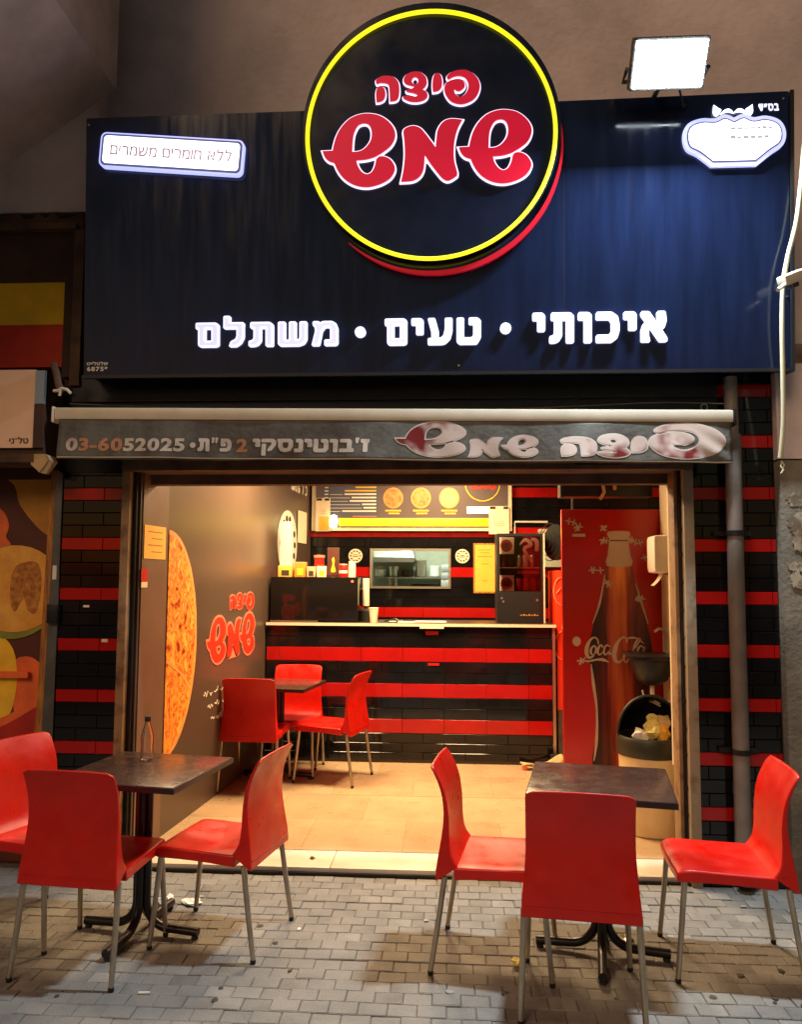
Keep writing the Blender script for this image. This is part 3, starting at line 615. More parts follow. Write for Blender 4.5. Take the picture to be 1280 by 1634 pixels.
# ================================================================== SHOP FRONT
# frame of the opening
fr = empty('shop_doorway', (0, 0, 0), label='worn metal shutter frame round the shop opening', cat='door frame')
bx('left_post', 'frame_rust', fr, -1.889, -1.842, FY-0.02, FY+0.16, -0.01, 2.235, 0.003)
bx('left_channel', 'dark_metal', fr, -1.8405, -1.818, FY+0.03, FY+0.15, FL, 2.235)
bx('right_post', 'frame_grey', fr, 1.290, 1.345, FY-0.02, FY+0.16, -0.01, 2.235, 0.004)
bx('right_channel', 'dark_metal', fr, 1.277, 1.2885, FY+0.03, FY+0.15, FL, 2.235)
bx('inner_post', 'frame_rust', fr, 1.255, 1.2755, FY+0.05, FY+0.17, FL, 2.235, 0.003)
bx('cream_jamb', 'cream_frame', fr, 1.262, 1.30, FY+0.18, FY+0.22, FL+0.55, 2.30)
for i in range(12):
    z = 0.35+i*0.155+random.uniform(-.02, .02)
    bx('hinge_lug', 'dark_metal', fr, 1.279, 1.288, FY+0.018, FY+0.029, z, z+0.018)
bx('lintel', 'lintel', fr, -1.889, 1.345, FY-0.03, FY+0.17, 2.237, 2.335, 0.004)
bx('lintel_inner', 'lintel', fr, -1.842, 1.285, FY+0.175, FY+0.26, 2.18, 2.94)
sb = bx('maker_plate', 'dark_metal', fr, 0.70, 0.95, FY-0.033, FY-0.0305, 2.262, 2.295)
letters(sb, 'םירעש', 0.83, 0.935, 2.270, 2.288, FY-0.0345, 'ink_faint', 0.02, 0.0006, join=True, name='lettering')['kind'] = 'stuff'
# dark fascia between awning and sign
fa = empty('fascia', (0, 0, 0), label='dark metal fascia strip between awning and sign', cat='fascia')
bx('panel', 'black_paint', fa, -2.21, 1.49, FY-0.01, FY+0.29, 2.337, 2.79)
b = MB(); b.box(-2.20, 1.48, FY-0.035, FY-0.0105, 2.64, 2.665).box(-2.20, 1.48, FY-0.03, FY-0.0105, 2.56, 2.572); b.build('rail', 'dark_metal', fa)
b = MB(); b.tube([(-2.2+3.72*t, FY-0.06-0.0*t, 2.625-0.06*math.sin(math.pi*t)**1-0.05*max(0, t-.9)*6) for t in [i/24 for i in range(25)]], 0.0028, 6); b.build('wire', 'steel', None, label='thin wire strung across the dark fascia', cat='wire')
b = MB(); b.tube([(1.40+0.018*math.cos(a), FY-0.064, 2.575+0.018*math.sin(a)) for a in [2*math.pi*i/12 for i in range(13)]], 0.003, 6); b.build('wire_clamp', 'steel', None, label='small ring clamp on the wire by the drainpipe', cat='clamp')

# ------------------------------------------------------------------ main sign, leaning a little forward
TH = R(4.2)
sg = empty('shop_sign', (0, 0.0, 2.735), label='large dark shop sign with round yellow ring emblem', cat='sign'); sg.rotation_euler = (TH, 0, 0)
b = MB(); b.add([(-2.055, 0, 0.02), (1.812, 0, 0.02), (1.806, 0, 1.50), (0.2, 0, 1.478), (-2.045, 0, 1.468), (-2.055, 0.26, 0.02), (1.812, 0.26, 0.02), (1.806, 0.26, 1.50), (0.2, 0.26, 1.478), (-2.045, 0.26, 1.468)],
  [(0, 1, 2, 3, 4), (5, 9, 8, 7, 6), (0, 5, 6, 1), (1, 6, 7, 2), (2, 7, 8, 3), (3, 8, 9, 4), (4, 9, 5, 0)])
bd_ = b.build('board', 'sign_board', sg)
b = MB(); b.box(-2.062, 1.818, -0.012, 0.02, 0.0, 0.018).box(1.814, 1.832, -0.012, 0.24, 0.0, 1.502); b.build('trim', 'sign_edge', sg)
for x in (-0.82, 0.62): bx('panel_seam', 'grout', sg, x-0.0012, x+0.0012, -0.0006, 0.0004, 0.022, 1.466)
for x, z in ((1.795, 0.40), (-2.03, 1.43), (-2.03, 0.05), (1.78, 1.46), (0.05, 0.05), (1.78, 0.05)):
    MB().lathe([(0.006, 0), (0.006, 0.003), (0.0, 0.004)], n=10).build('screw', 'steel', sg, loc=(x, -0.001, z)).rotation_euler = (R(90), 0, 0)
DCX, DCZ = -0.105, 1.289
def disc_mesh(r, y0, y1, n=96, cx=0, cz=0):
    b = MB(); vs = [(cx+r*math.cos(2*math.pi*k/n), y, cz+r*math.sin(2*math.pi*k/n)) for y in (y0, y1) for k in range(n)]
    return b.add(vs, [tuple(range(n)), tuple(range(n, 2*n))[::-1]]+[(k, n+k, n+(k+1) % n, (k+1) % n) for k in range(n)])
dk = disc_mesh(0.703, -0.05, 0.10, cz=0.026).build('round_plate', 'sign_disc', sg, loc=(DCX, 0, DCZ))
n = 128; rg = MB().tube([(0.671*math.cos(2*math.pi*k/n), -0.064, 0.671*math.sin(2*math.pi*k/n)) for k in range(n+1)], 0.0115, 8, caps=False)
rg.build('neon_ring', 'neon_yellow', sg, smooth=True, loc=(DCX, 0, DCZ))
# red crescent hugging the lower right of the plate
o1 = []; i1 = []
for k in range(41):
    a = R(-130 + 137*k/40); w_ = 0.027*math.sin(math.pi*k/40)**0.8
    o1.append(((0.704+w_)*math.cos(a)+0.004, (0.704+w_)*math.sin(a)-0.026)); i1.append((0.703*math.cos(a)+0.004, 0.703*math.sin(a)-0.026))
link('red_crescent', flat_mesh('red_crescent', [o1+i1[::-1]], 0.012, 1), 'arc_red', sg, (DCX, -0.03, DCZ))
for nm, lp in LOGO.items():
    z = -0.058
    wl = link('letter_halo', flat_mesh('letter_halo', lp, 0.006, 4, 0.0040 if nm in ('pe', 'tsadi', 'he', 'yod') else 0.0066), 'halo_white', sg, (DCX, z, DCZ))
    link('letter', flat_mesh('letter', lp, 0.006, 4, -0.0010), 'letter_red', sg, (DCX, z-0.010, DCZ))
# slogan
def slogan(text, x0, x1, z0, z1):
    block_letters(sg, text, x0, x1, z0, z1, 0, [('letter_halo', 'letter_rim', 0.0035, 0.010, 0.012), ('letter', 'letter_white', -0.0065, 0.002, 0.0245)])
slogan('םלתשמ', -1.405, -0.615, 0.167, 0.297); slogan('םיעט', -0.352, 0.166, 0.165, 0.305); slogan('יתוכיא', 0.450, 1.160, 0.165, 0.325)
for x, z in ((-0.490, 0.238), (0.303, 0.248)):
    b = disc_mesh(0.030, -0.02, 0.0, 28); b.build('dot', 'letter_rim', sg, loc=(x, 0, z))
letters(sg, 'ד״סב', 1.650, 1.755, 1.398, 1.432, -0.004, 'letter_rim', 0.03, 0.002)
letters(sg, 'טיילטלש', -2.035, -1.915, 0.075, 0.090, -0.003, 'white_print', 0.02, 0.001, join=True)
letters(sg, '6875*', -2.035, -1.915, 0.042, 0.066, -0.003, 'white_print', 0.02, 0.001, join=True, cap=0.72)

mat('faint_grey', lin(190, 186, 196), 0.6, emit=lin(176, 172, 186), es=0.5)
# left light box, slightly turned
lb = empty('lightbox_sign', (-1.545, -0.11, 2.735+1.235), label='white lit oblong sign tilted at the left of the dark board', cat='sign'); lb.rotation_euler = (TH, R(5.2), 0)
def rrect(w_, h_, r, n=5):
    p = []
    for cx_, cz_, a0 in ((w_-r, h_-r, 0), (-w_+r, h_-r, 90), (-w_+r, -h_+r, 180), (w_-r, -h_+r, 270)): p += [(cx_+r*math.cos(R(a0+90*k/n)), cz_+r*math.sin(R(a0+90*k/n))) for k in range(n+1)]
    return p
flat('casing', 'lightbox_rim', lb, [rrect(0.408, 0.097, 0.033)], -0.0, 0.018, 1)
flat('dark_line', 'lightbox_line', lb, [rrect(0.399, 0.088, 0.026)], -0.019, 0.002, 1)
flat('face', 'lightbox_face', lb, [rrect(0.386, 0.076, 0.020)], -0.022, 0.002, 1)
letters(lb, 'םירמשמ םירמוח אלל', -0.345, 0.345, -0.028, 0.024, -0.0245, 'lightbox_ink', 0.008, 0.0006)
bx('standoff', 'sign_edge', lb, -0.3, 0.3, 0.018, 0.098, -0.05, 0.05)

# right light box: flower-like cartouche with a small crown of leaves
rb = empty('lightbox_sign', (1.515, -0.10, 2.735+1.24), label='white lit cloud shaped sign at the upper right of the dark board', cat='sign'); rb.rotation_euler = (TH, 0, 0)
out = [(-0.255, 0.02), (-0.235, 0.075), (-0.17, 0.10), (-0.10, 0.098), (-0.05, 0.118), (0.0, 0.098, 1), (0.05, 0.118), (0.10, 0.098), (0.165, 0.105), (0.232, 0.08), (0.258, 0.025), (0.245, -0.035), (0.19, -0.075), (0.115, -0.135, 1), (-0.115, -0.135, 1), (-0.185, -0.078), (-0.24, -0.045)]
flat('casing', 'lightbox_rim', rb, [out], 0.0, 0.014, 4, 0.012)
flat('dark_line', 'lightbox_line', rb, [out], -0.0155, 0.0015, 4, -0.008)
flat('face', 'lightbox_face', rb, [out], -0.0185, 0.0015, 4, -0.016)
for q in ([(-0.085, 0.128), (-0.105, 0.14), (-0.104, 0.185, 1), (-0.082, 0.168), (-0.065, 0.155)], [(0.085, 0.128), (0.10, 0.14), (0.098, 0.182, 1), (0.078, 0.168), (0.062, 0.155)], [(-0.07, 0.135), (-0.045, 0.158), (-0.02, 0.16), (0.0, 0.14, 1), (-0.02, 0.146), (-0.04, 0.146)], [(0.07, 0.135), (0.045, 0.158), (0.02, 0.16), (0.0, 0.14, 1), (0.02, 0.146), (0.04, 0.146)]):
    flat('leaf', 'lightbox_face', rb, [q], -0.004, 0.006, 4)
b = MB()
for z in (0.045, -0.005):
    x = -0.02
    while x < 0.18: wd = random.uniform(0.012, 0.028); b.box(x, x+wd, -0.0212, -0.0202, z, z+random.uniform(0.008, 0.02)); x += wd+0.012
b.build('faded_print', 'faint_grey', rb, kind='stuff')
bx('standoff', 'sign_edge', rb, -0.12, 0.12, 0.014, 0.085, -0.06, 0.06)

# flood lamp on an arm above the sign
fl = empty('flood_lamp', (1.115, -0.36, 4.24), label='blazing white flood lamp on an arm above the sign', cat='lamp')
hd_ = empty('lamp_head', (0, 0, 0)); hd_.parent = fl; hd_.rotation_euler = (R(38), 0, 0)
for k in range(9): bx('cooling_fin', 'grey_metal', hd_, -0.16+0.038*k, -0.153+0.038*k, 0.0705, 0.10, -0.09, 0.09)
bx('housing', 'grey_metal', hd_, -0.19, 0.19, -0.005, 0.07, -0.12, 0.12, 0.012); bx('lens', 'flood_glass', hd_, -0.175, 0.175, -0.012, -0.0055, -0.105, 0.105)
b = MB(); b.tube([(-0.205, 0.03, 0), (-0.205, 0.14, 0.0), (0.205, 0.14, 0.0), (0.205, 0.03, 0)], 0.011, 8).tube([(0, 0.14, 0), (0, 0.36, 0.02), (0, 0.86, 0.02)], 0.014, 8); b.build('bracket', 'grey_metal', fl)
l = bpy.data.lights.new('flood_light', 'AREA'); l.shape = 'RECTANGLE'; l.size = 0.34; l.size_y = 0.20; l.energy = 190; l.color = (0.80, 0.91, 1.0); l.spread = R(180)
lo = bpy.data.objects.new('flood_light', l); COL.objects.link(lo); lo.parent = hd_; lo.location = (0, -0.018, 0); lo.rotation_euler = (R(-90), 0, 0)

b = MB(); b.tube([(1.19, -0.24, 4.22), (1.24, -0.16, 4.13), (1.27, -0.12, 4.17), (1.30, 0.0, 4.26), (1.31, 0.3, 4.27)], 0.0055, 6); b.build('lamp_cable', 'black_plastic', None, smooth=True, label='thin black cable trailing from the flood lamp', cat='cable')

# ------------------------------------------------------------------ folded awning
aw = empty('awning', (0, -0.02, 2.475), label='folded awning with cream front bar and grey lettered valance', cat='awning'); aw.rotation_euler = (0, R(0.65), 0)
b = MB(); b.box(-2.165, 1.475, -0.085, -0.025, -0.015, 0.052, 0.012); b.build('front_bar', 'awning_bar', aw, smooth=True)
bx('end_cap', 'white_plastic', aw, -2.178, -2.166, -0.088, -0.02, -0.03, 0.056, 0.003); bx('end_cap', 'dark_metal', aw, 1.476, 1.488, -0.088, -0.02, -0.03, 0.056, 0.003)
b = MB(); b.tube([(-2.14, 0.07, 0.03), (1.46, 0.07, 0.03)], 0.052, 14); b.build('fabric_roll', 'dark_metal', aw, smooth=True)
for x in (-1.9, -0.35, 1.2): bx('arm_bracket', 'dark_metal', aw, x, x+0.06, 0.10, 0.208, -0.03, 0.09)
def vy(x, z):           # folds of the hanging cloth; z is 0 at the bar, negative below
    t = min(1, max(0, -z/0.22))
    a = 0.013*math.sin(5.1*x+0.7)+0.007*math.sin(11.3*x+2.1-6*z)+0.002*math.sin(23*x+1.0+22*z)
    if x > 1.15: a += 0.018*(x-1.15)*math.sin(38*(x+z*1.5))
    return -0.078 - 0.018*t + a*t
def vz(x, t): return -0.012-(0.222+0.004*math.sin(3*x))*t
b = MB(); b.grid(lambda u, v: (-2.135+3.60*u, vy(-2.135+3.60*u, vz(0, v)), vz(-2.135+3.60*u, v)), 190, 12)
val = b.build('valance', 'fabric_valance', aw, smooth=True)
sol = val.modifiers.new('thickness', 'SOLIDIFY'); sol.thickness = 0.002
b = MB(); b.grid(lambda u, v: (-2.13+3.59*u, vy(-2.13+3.59*u, -0.23)-0.0025-0.002*v, -0.228+0.006*v), 190, 1); b.build('hem', 'awning_bar', val)
def drape(off):
    def fn(me):
        bm = bmesh.new(); bm.from_mesh(me)
        xs_ = [v.co.x for v in bm.verts]; x = math.floor(min(xs_)/0.025)*0.025
        while x < max(xs_):
            bmesh.ops.bisect_plane(bm, geom=bm.verts[:]+bm.edges[:]+bm.faces[:], plane_co=(x, 0, 0), plane_no=(1, 0, 0)); x += 0.025
        z = -0.24
        while z < 0:
            bmesh.ops.bisect_plane(bm, geom=bm.verts[:]+bm.edges[:]+bm.faces[:], plane_co=(0, 0, z), plane_no=(0, 0, 1)); z += 0.03
        bmesh.ops.triangulate(bm, faces=bm.faces[:])
        for v in bm.verts: v.co.y += vy(v.co.x, v.co.z)-off
        bm.to_mesh(me); bm.free(); return me
    return fn
letters(val, '03-6052025', -2.085, -1.425, -0.187, -0.118, 0, 'letter_worn', 0.04, 0.0004, 0.05, fn=drape(0.0018), cap=0.73)
for o, c in zip([c for c in val.children if c.name.startswith('letter')][1:5], range(4)):
    o.data.materials[0] = M('letter_orange')
VL = [('letter', 'letter_worn', 0.002, 0.0004, 0.0018)]
block_letters(val, '•ת״פ', -1.395, -1.175, -0.185, -0.118, 0, VL, 0.22, fn=drape)
letters(val, '2', -1.145, -1.085, -0.185, -0.118, 0, 'letter_orange', 0.045, 0.0004, fn=drape(0.0018), cap=0.73)
block_letters(val, 'יקסניטוב׳ז', -1.055, -0.425, -0.187, -0.118, 0, VL, 0.12, fn=drape)
def logo_on_valance(nm, x0, x1, z0, z1, m):
    lp = LOGO[nm]; ax = [p[0] for l in lp for p in l]; az = [p[1] for l in lp for p in l]
    sx = (x1-x0)/(max(ax)-min(ax)); sz = (z1-z0)/(max(az)-min(az))
    q = [[(x0+(p[0]-min(ax))*sx, z0+(p[1]-min(az))*sz)+tuple(p[2:]) for p in l] for l in lp]
    link('letter_outline', drape(0.0016)(flat_mesh('letter_outline', q, 0.0003, 4, 0.006)), 'letter_worn', val)
    link('letter', drape(0.0024)(flat_mesh('letter', q, 0.0003, 4, -0.001)), m, val)
logo_on_valance('shin_left', -0.285, 0.082, -0.206, -0.022, 'letter_faded_red')
logo_on_valance('mem', 0.105, 0.275, -0.205, -0.105, 'letter_faded_red')
logo_on_valance('shin_right', 0.280, 0.462, -0.203, -0.092, 'letter_faded_red')
logo_on_valance('he', 0.585, 0.765, -0.200, -0.100, 'letter_faded_red')
logo_on_valance('tsadi', 0.775, 0.938, -0.205, -0.085, 'letter_faded_red')
logo_on_valance('yod', 0.948, 1.030, -0.178, -0.095, 'letter_faded_red')
logo_on_valance('pe', 1.040, 1.425, -0.208, -0.024, 'letter_faded_red')

# ------------------------------------------------------------------ drainpipe and cable at the right
dp = empty('drainpipe', (1.545, 0.135, 0.0), label='grey vertical drainpipe in front of the tiled pier', cat='pipe')
b = MB(); b.tube([(0, 0, 0.04), (0, 0, 1.35), (0.004, 0, 2.42)], 0.043, 18); b.build('pipe', 'pipe_grey', dp, smooth=True)
b = MB(); b.tube([(0.0, 0.0, 2.40), (0.0, 0.0, 2.74)], 0.036, 18); b.build('upper_pipe', 'pipe_grey', dp, smooth=True)
for z in (0.72, 1.88):
    b = MB(); b.tube([(0, 0, z-0.014), (0, 0, z+0.014)], 0.048, 18).box(-0.10, 0.10, 0.035, 0.062, z-0.013, z+0.013); b.build('bracket', 'dark_metal', dp, smooth=True)
cb = MB(); pts = [(1.87, -0.135, 3.95), (1.845, -0.135, 3.72), (1.815, -0.13, 3.50), (1.77, -0.12, 3.32), (1.745, -0.11, 3.17), (1.740, -0.09, 2.95), (1.752, -0.05, 2.70), (1.765, 0.0, 2.45), (1.762, 0.05, 2.26)]
sm = []
for i in range(len(pts)-1):
    p0, p1, p2, p3 = [Vector(pts[max(0, min(len(pts)-1, i+k))]) for k in (-1, 0, 1, 2)]
    for k in range(6):
        t = k/6; sm.append(0.5*((2*p1)+(p2-p0)*t+(2*p0-5*p1+4*p2-p3)*t*t+(-p0+3*p1-3*p2+p3)*t**3))
cb.tube(sm, 0.0125, 10).tube([(1.775, 0.05, 2.262), (1.765, 0.05, 2.235), (1.778, 0.045, 2.215), (1.765, 0.05, 2.195)], 0.004, 6).tube([(1.772, 0.055, 2.262), (1.785, 0.05, 2.24), (1.772, 0.055, 2.215)], 0.004, 6)
cb.build('cable', 'cable_white', None, smooth=True, label='thick white cable hanging down the right edge with frayed end', cat='cable')
sc_ = empty('wall_fitting', (1.765, -0.165, 3.18), label='small white boxy fitting on the hanging white cable', cat='fitting'); sc_.rotation_euler = (R(12), R(-24), R(18))
bx('case', 'white_plastic', sc_, -0.065, 0.085, -0.03, 0.035, -0.022, 0.03, 0.008); b = MB(); b.tube([(-0.055, -0.01, -0.012), (-0.13, -0.03, -0.022)], 0.011, 8); b.build('arm', 'white_plastic', sc_); bx('clip', 'grey_metal', sc_, -0.02, 0.02, -0.02, 0.02, -0.045, -0.023)

# ------------------------------------------------------------------ neighbour's shop front, left
nb = empty('striped_shutter', (0, 0, 0), label="yellow and red striped panel above the neighbour's sign", cat='panel')
bx('yellow_stripe', 'banner_yellow', nb, -4.5, -2.30, FY+0.03, FY+0.099, 3.125, 3.384); bx('red_stripe', 'banner_red', nb, -4.5, -2.295, FY+0.025, FY+0.099, 2.865, 3.123); bx('edge_post', 'awn_brown', nb, -2.293, -2.247, FY+0.01, FY+0.099, 2.80, 3.384)
ns = empty('neighbour_lightbox', (0, 0, 0), label='pale pinkish sign box of the next shop at the left edge', cat='sign')
bx('face', 'neighbour_face', ns, -4.2, -2.335, 0.0, 0.015, 2.345, 2.79); bx('case', 'awn_brown', ns, -4.2, -2.28, 0.016, 0.23, 2.31, 2.785); bx('edge', 'neighbour_edge', ns, -2.334, -2.279, -0.001, 0.015, 2.595, 2.785); bx('lower_edge', 'awn_brown', ns, -2.334, -2.279, -0.001, 0.015, 2.345, 2.594)
bx('bottom_rail', 'plaster_dirty', ns, -4.2, -2.32, -0.012, 0.22, 2.262, 2.309)
for q in letters(ns, 'ינ־לט', -2.47, -2.36, 2.37, 2.398, -0.0005, 'ink', 0.02, 0.001): pass
b = MB(); b.add([(-2.335, -0.01, 2.308), (-2.255, -0.01, 2.308), (-2.235, -0.01, 2.275), (-2.285, -0.01, 2.205), (-2.335, -0.01, 2.25), (-2.335, 0.10, 2.308), (-2.255, 0.10, 2.308), (-2.235, 0.10, 2.275), (-2.285, 0.10, 2.205), (-2.335, 0.10, 2.25)], [(0, 1, 2, 3, 4), (9, 8, 7, 6, 5), (0, 5, 6, 1), (1, 6, 7, 2), (2, 7, 8, 3), (3, 8, 9, 4), (4, 9, 5, 0)]); b.build('torn_flap', 'cloth_beige', ns)
b = MB(); b.tube([(-2.225, -0.02, 2.82), (-2.205, -0.02, 2.77), (-2.19, -0.02, 2.70), (-2.165, -0.03, 2.66)], 0.020, 8); b.build('loose_pipe', 'plaster_dirty', None, smooth=True, label='short bent dull pipe end left of the fascia', cat='pipe')
b = MB(); b.tube([(-2.20, -0.05, 2.655), (-2.17, -0.055, 2.655), (-2.15, -0.055, 2.668), (-2.12, -0.055, 2.66), (-2.10, -0.055, 2.64)], 0.009, 6).tube([(-2.155, -0.055, 2.665), (-2.162, -0.055, 2.625)], 0.009, 6); b.build('pipe_hook', 'white_plastic', None, smooth=True, label='small white hook at the left end of the fascia', cat='hook')

# fruit poster
fp = empty('fruit_poster', (0, 0, 0), label='large fruit poster at the left edge with melon and bananas', cat='poster')
PY = FY+0.085
bx('sheet', 'poster_ground', fp, -4.5, -2.345, PY, PY+0.012, 0.0, 2.28)
flat('print_mango', 'poster_ochre', fp, [[(-3.4, 2.27, 1), (-2.36, 2.27, 1), (-2.36, 1.86, 1), (-2.44, 1.92), (-2.55, 2.05), (-2.63, 2.20), (-3.0, 2.24)]], PY-0.002, 0.0008)
flat('print_band', 'awn_brown', fp, [[(-4.4, 2.279, 1), (-2.35, 2.279, 1), (-2.35, 2.20, 1), (-4.4, 2.20, 1)]], PY-0.0045, 0.0008, 1)
flat('print_peach', 'fruit_orange', fp, [[(-3.1, 1.98), (-2.80, 2.06), (-2.66, 2.02), (-2.61, 1.93), (-2.625, 1.86), (-2.595, 1.80), (-2.68, 1.68), (-3.0, 1.62)]], PY-0.003, 0.0008)
flat('print_melon_rind', 'melon_rind', fp, [ellipse(-2.575, 1.535, 0.30, 0.275, 30)], PY-0.0055, 0.0008, 1)
flat('print_melon', 'melon_flesh', fp, [ellipse(-2.555, 1.555, 0.285, 0.255, 30)], PY-0.0075, 0.0008, 1)
flat('print_melon_seeds', 'melon_seed', fp, [[(-2.57, 1.66), (-2.50, 1.71), (-2.42, 1.70), (-2.395, 1.58), (-2.42, 1.42), (-2.47, 1.43), (-2.50, 1.50), (-2.55, 1.42), (-2.58, 1.50)]], PY-0.0095, 0.0008)
flat('print_banana', 'banana', fp, [[(-2.80, 1.31), (-2.66, 1.30), (-2.55, 1.20), (-2.52, 1.02), (-2.545, 0.85), (-2.60, 0.80), (-2.66, 0.84), (-2.62, 1.0), (-2.66, 1.12), (-2.74, 1.2)]], PY-0.0035, 0.0008)
flat('print_orange', 'fruit_orange', fp, [[(-2.55, 1.12), (-2.45, 1.16), (-2.36, 1.10, 1), (-2.36, 0.84, 1), (-2.50, 0.80), (-2.54, 0.9)]], PY-0.0018, 0.0005)
flat('print_melon_slice', 'fruit_orange', fp, [[(-3.4, 0.74), (-2.9, 0.74), (-2.62, 0.80), (-2.40, 0.92), (-2.36, 0.92, 1), (-2.36, 0.2, 1), (-3.4, 0.2, 1)]], PY-0.0048, 0.0008)
flat('print_watermelon', 'fruit_red', fp, [[(-3.4, 0.70), (-2.9, 0.69), (-2.62, 0.75), (-2.40, 0.87), (-2.37, 0.87, 1), (-2.37, 0.2, 1), (-3.4, 0.2, 1)]], PY-0.0068, 0.0008)
bx('shelf_edge', 'fruit_orange', fp, -4.4, -2.44, PY-0.035, PY-0.012, 1.04, 1.075)
b = MB(); b.add([(-2.343, FY+0.04, 2.25), (-2.292, FY+0.04, 2.25), (-2.335, FY+0.04, 0.0), (-2.395, FY+0.04, 0.0), (-2.343, FY+0.10, 2.25), (-2.292, FY+0.10, 2.25), (-2.335, FY+0.10, 0.0), (-2.395, FY+0.10, 0.0)], [(0, 1, 2, 3), (4, 7, 6, 5), (0, 4, 5, 1), (1, 5, 6, 2), (2, 6, 7, 3), (3, 7, 4, 0)])
b.build('wooden_strip', 'wood_strip', None, label='long worn wooden strip beside the fruit poster', cat='strip')
gp = empty('shutter_rail', (0, 0, 0), label='grey metal rail between wooden strip and tiled pier', cat='rail')
b = MB(); b.add([(-2.288, FY-0.01, 2.23), (-2.248, FY-0.01, 2.23), (-2.248, FY-0.01, 0.0), (-2.325, FY-0.01, 0.0), (-2.288, FY+0.095, 2.23), (-2.248, FY+0.095, 2.23), (-2.248, FY+0.095, 0.0), (-2.325, FY+0.095, 0.0)], [(0, 1, 2, 3), (4, 7, 6, 5), (0, 4, 5, 1), (1, 5, 6, 2), (2, 6, 7, 3), (3, 7, 4, 0)]); b.build('channel', 'grey_metal', gp)
bx('lock_box', 'dark_metal', gp, -2.30, -2.235, FY-0.035, FY-0.0105, 1.36, 1.47, 0.004); bx('label_plate', 'white_plastic', gp, -2.285, -2.262, FY-0.0135, FY-0.0105, 1.61, 1.69)

# ================================================================== INSIDE THE SHOP
# left wall prints; W() turns (distance along wall, height) into the wall plane
WA = math.atan(0.0695)
wm = empty('wall_mural', (LWX(0.2), 0.2, 0.0), math.pi/2-WA, label='brown wall mural with half a pizza and red lettering', cat='mural')   # local x runs along the wall, local -y looks into the shop
bx('end_panel', 'mural_edge', wm, 0.085, 0.44, -0.006, -0.001, FL, 2.94)
PZ = [(0.462, 0.46)]; 
half = [(0.462+0.50*math.cos(R(a)), 1.21+0.715*math.sin(R(a))) for a in range(-90, 91, 6)]
flat('pizza_crust', 'crust', wm, [half], -0.003, 0.0008, 1)
flat('pizza', 'pizza_print', wm, [[(0.462+0.455*math.cos(R(a)), 1.21+0.685*math.sin(R(a))) for a in range(-90, 91, 6)]], -0.005, 0.0008, 1)
b = MB(); stroke(b, [(0.465, 1.10), (0.70, 1.0), (0.86, 0.88)], [0.012, 0.02, 0.03], -0.0066, 0.0006); stroke(b, [(0.465, 1.25), (0.72, 1.42), (0.85, 1.55)], [0.01, 0.016, 0.02], -0.0066, 0.0006); b.build('slice_line', 'crust', wm)
def logo_on(parent, x0, x1, z0, z1, y, names, mi, mo, off=0.02):
    L_ = [p for nme in names for l in LOGO[nme] for p in l]
    ax = [p[0] for p in L_]; az = [p[1] for p in L_]; sx = (x1-x0)/(max(ax)-min(ax)); sz = (z1-z0)/(max(az)-min(az))
    for nme in names:
        q = [[(x0+(p[0]-min(ax))*sx, z0+(p[1]-min(az))*sz)+tuple(p[2:]) for p in l] for l in LOGO[nme]]
        if mo: flat('letter_outline', mo, parent, q, y, 0.0006, 3, off)
        flat('letter', mi, parent, q, y-0.0016, 0.0006, 3, 0.0)
logo_on(wm, 1.16, 2.24, 1.00, 1.33, -0.003, ('shin_left', 'mem', 'shin_right'), 'red_print', 'pink_print', 0.018)
logo_on(wm, 1.62, 2.22, 1.36, 1.50, -0.003, ('he', 'tsadi', 'yod', 'pe'), 'red_print', 'pink_print', 0.008)
for z, x0, x1 in ((0.80, 1.12, 1.52), (0.705, 1.20, 1.52), (0.61, 1.27, 1.52)):       # handwriting, too small to read
    x = x0
    while x < x1:
        n = random.randint(2, 4); pts = [(x, z)]
        for k in range(n*2): pts.append((x+0.022*(k+1)*0.6, z+random.uniform(-0.022, 0.03)*(1 if k % 2 else -0.4)))
        b = MB(); stroke(b, pts, [0.007]*len(pts), -0.003, 0.0008); b.build('handwriting', 'white_print', wm); x = pts[-1][0]+0.035
letters(wm, '100% ל כ', 3.35, 3.98, 2.50, 2.60, -0.003, 'white_print', 0.02, 0.0006)
def note(name, x0, x1, z0, z1, m, label, cat, lines=None):
    o = empty(name, (LWX(0.2), 0.2, 0.0), math.pi/2-WA, label=label, cat=cat)
    bx('sheet', m, o, x0, x1, -0.0095, -0.0075, z0, z1)
    if lines:
        b = MB()
        for k in range(lines): b.box(x0+0.05*(1+(k % 2)), x1-0.05, -0.0105, -0.0098, z1-0.04-0.04*k, z1-0.034-0.04*k)
        b.build('writing', 'ink_faint', o)
    return o
note('paper_note', 0.10, 0.40, 1.735, 1.935, 'paper_yellow', 'yellow paper notice on the left wall by the entrance', 'notice', 4)
st = note('sticker', 0.075, 0.165, 1.60, 1.675, 'can_red', 'small red and white sticker below the yellow notice', 'sticker'); bx('white_part', 'paper', st, 0.08, 0.16, -0.0095, -0.0075, 1.565, 1.598)
note('paper_sheet', 3.60, 3.96, 1.985, 2.315, 'paper', 'white paper sheet on the wall left of the menu', 'paper')
oc = empty('oval_plaque', (LWX(0.2), 0.2, 0.0), math.pi/2-WA, label='pale oval plaque with dark pattern behind the upright cream box', cat='plaque')
flat('plate', 'white_plastic', oc, [ellipse(3.22, 1.95, 0.34, 0.33, 30)], -0.008, 0.004, 1)
for k in range(14):
    a = 2*math.pi*k/14; flat('dark_mark', 'ink', oc, [ellipse(3.22+0.25*math.cos(a), 1.95+0.25*math.sin(a), 0.045, 0.035, 7)], -0.0125, 0.0006, 1)

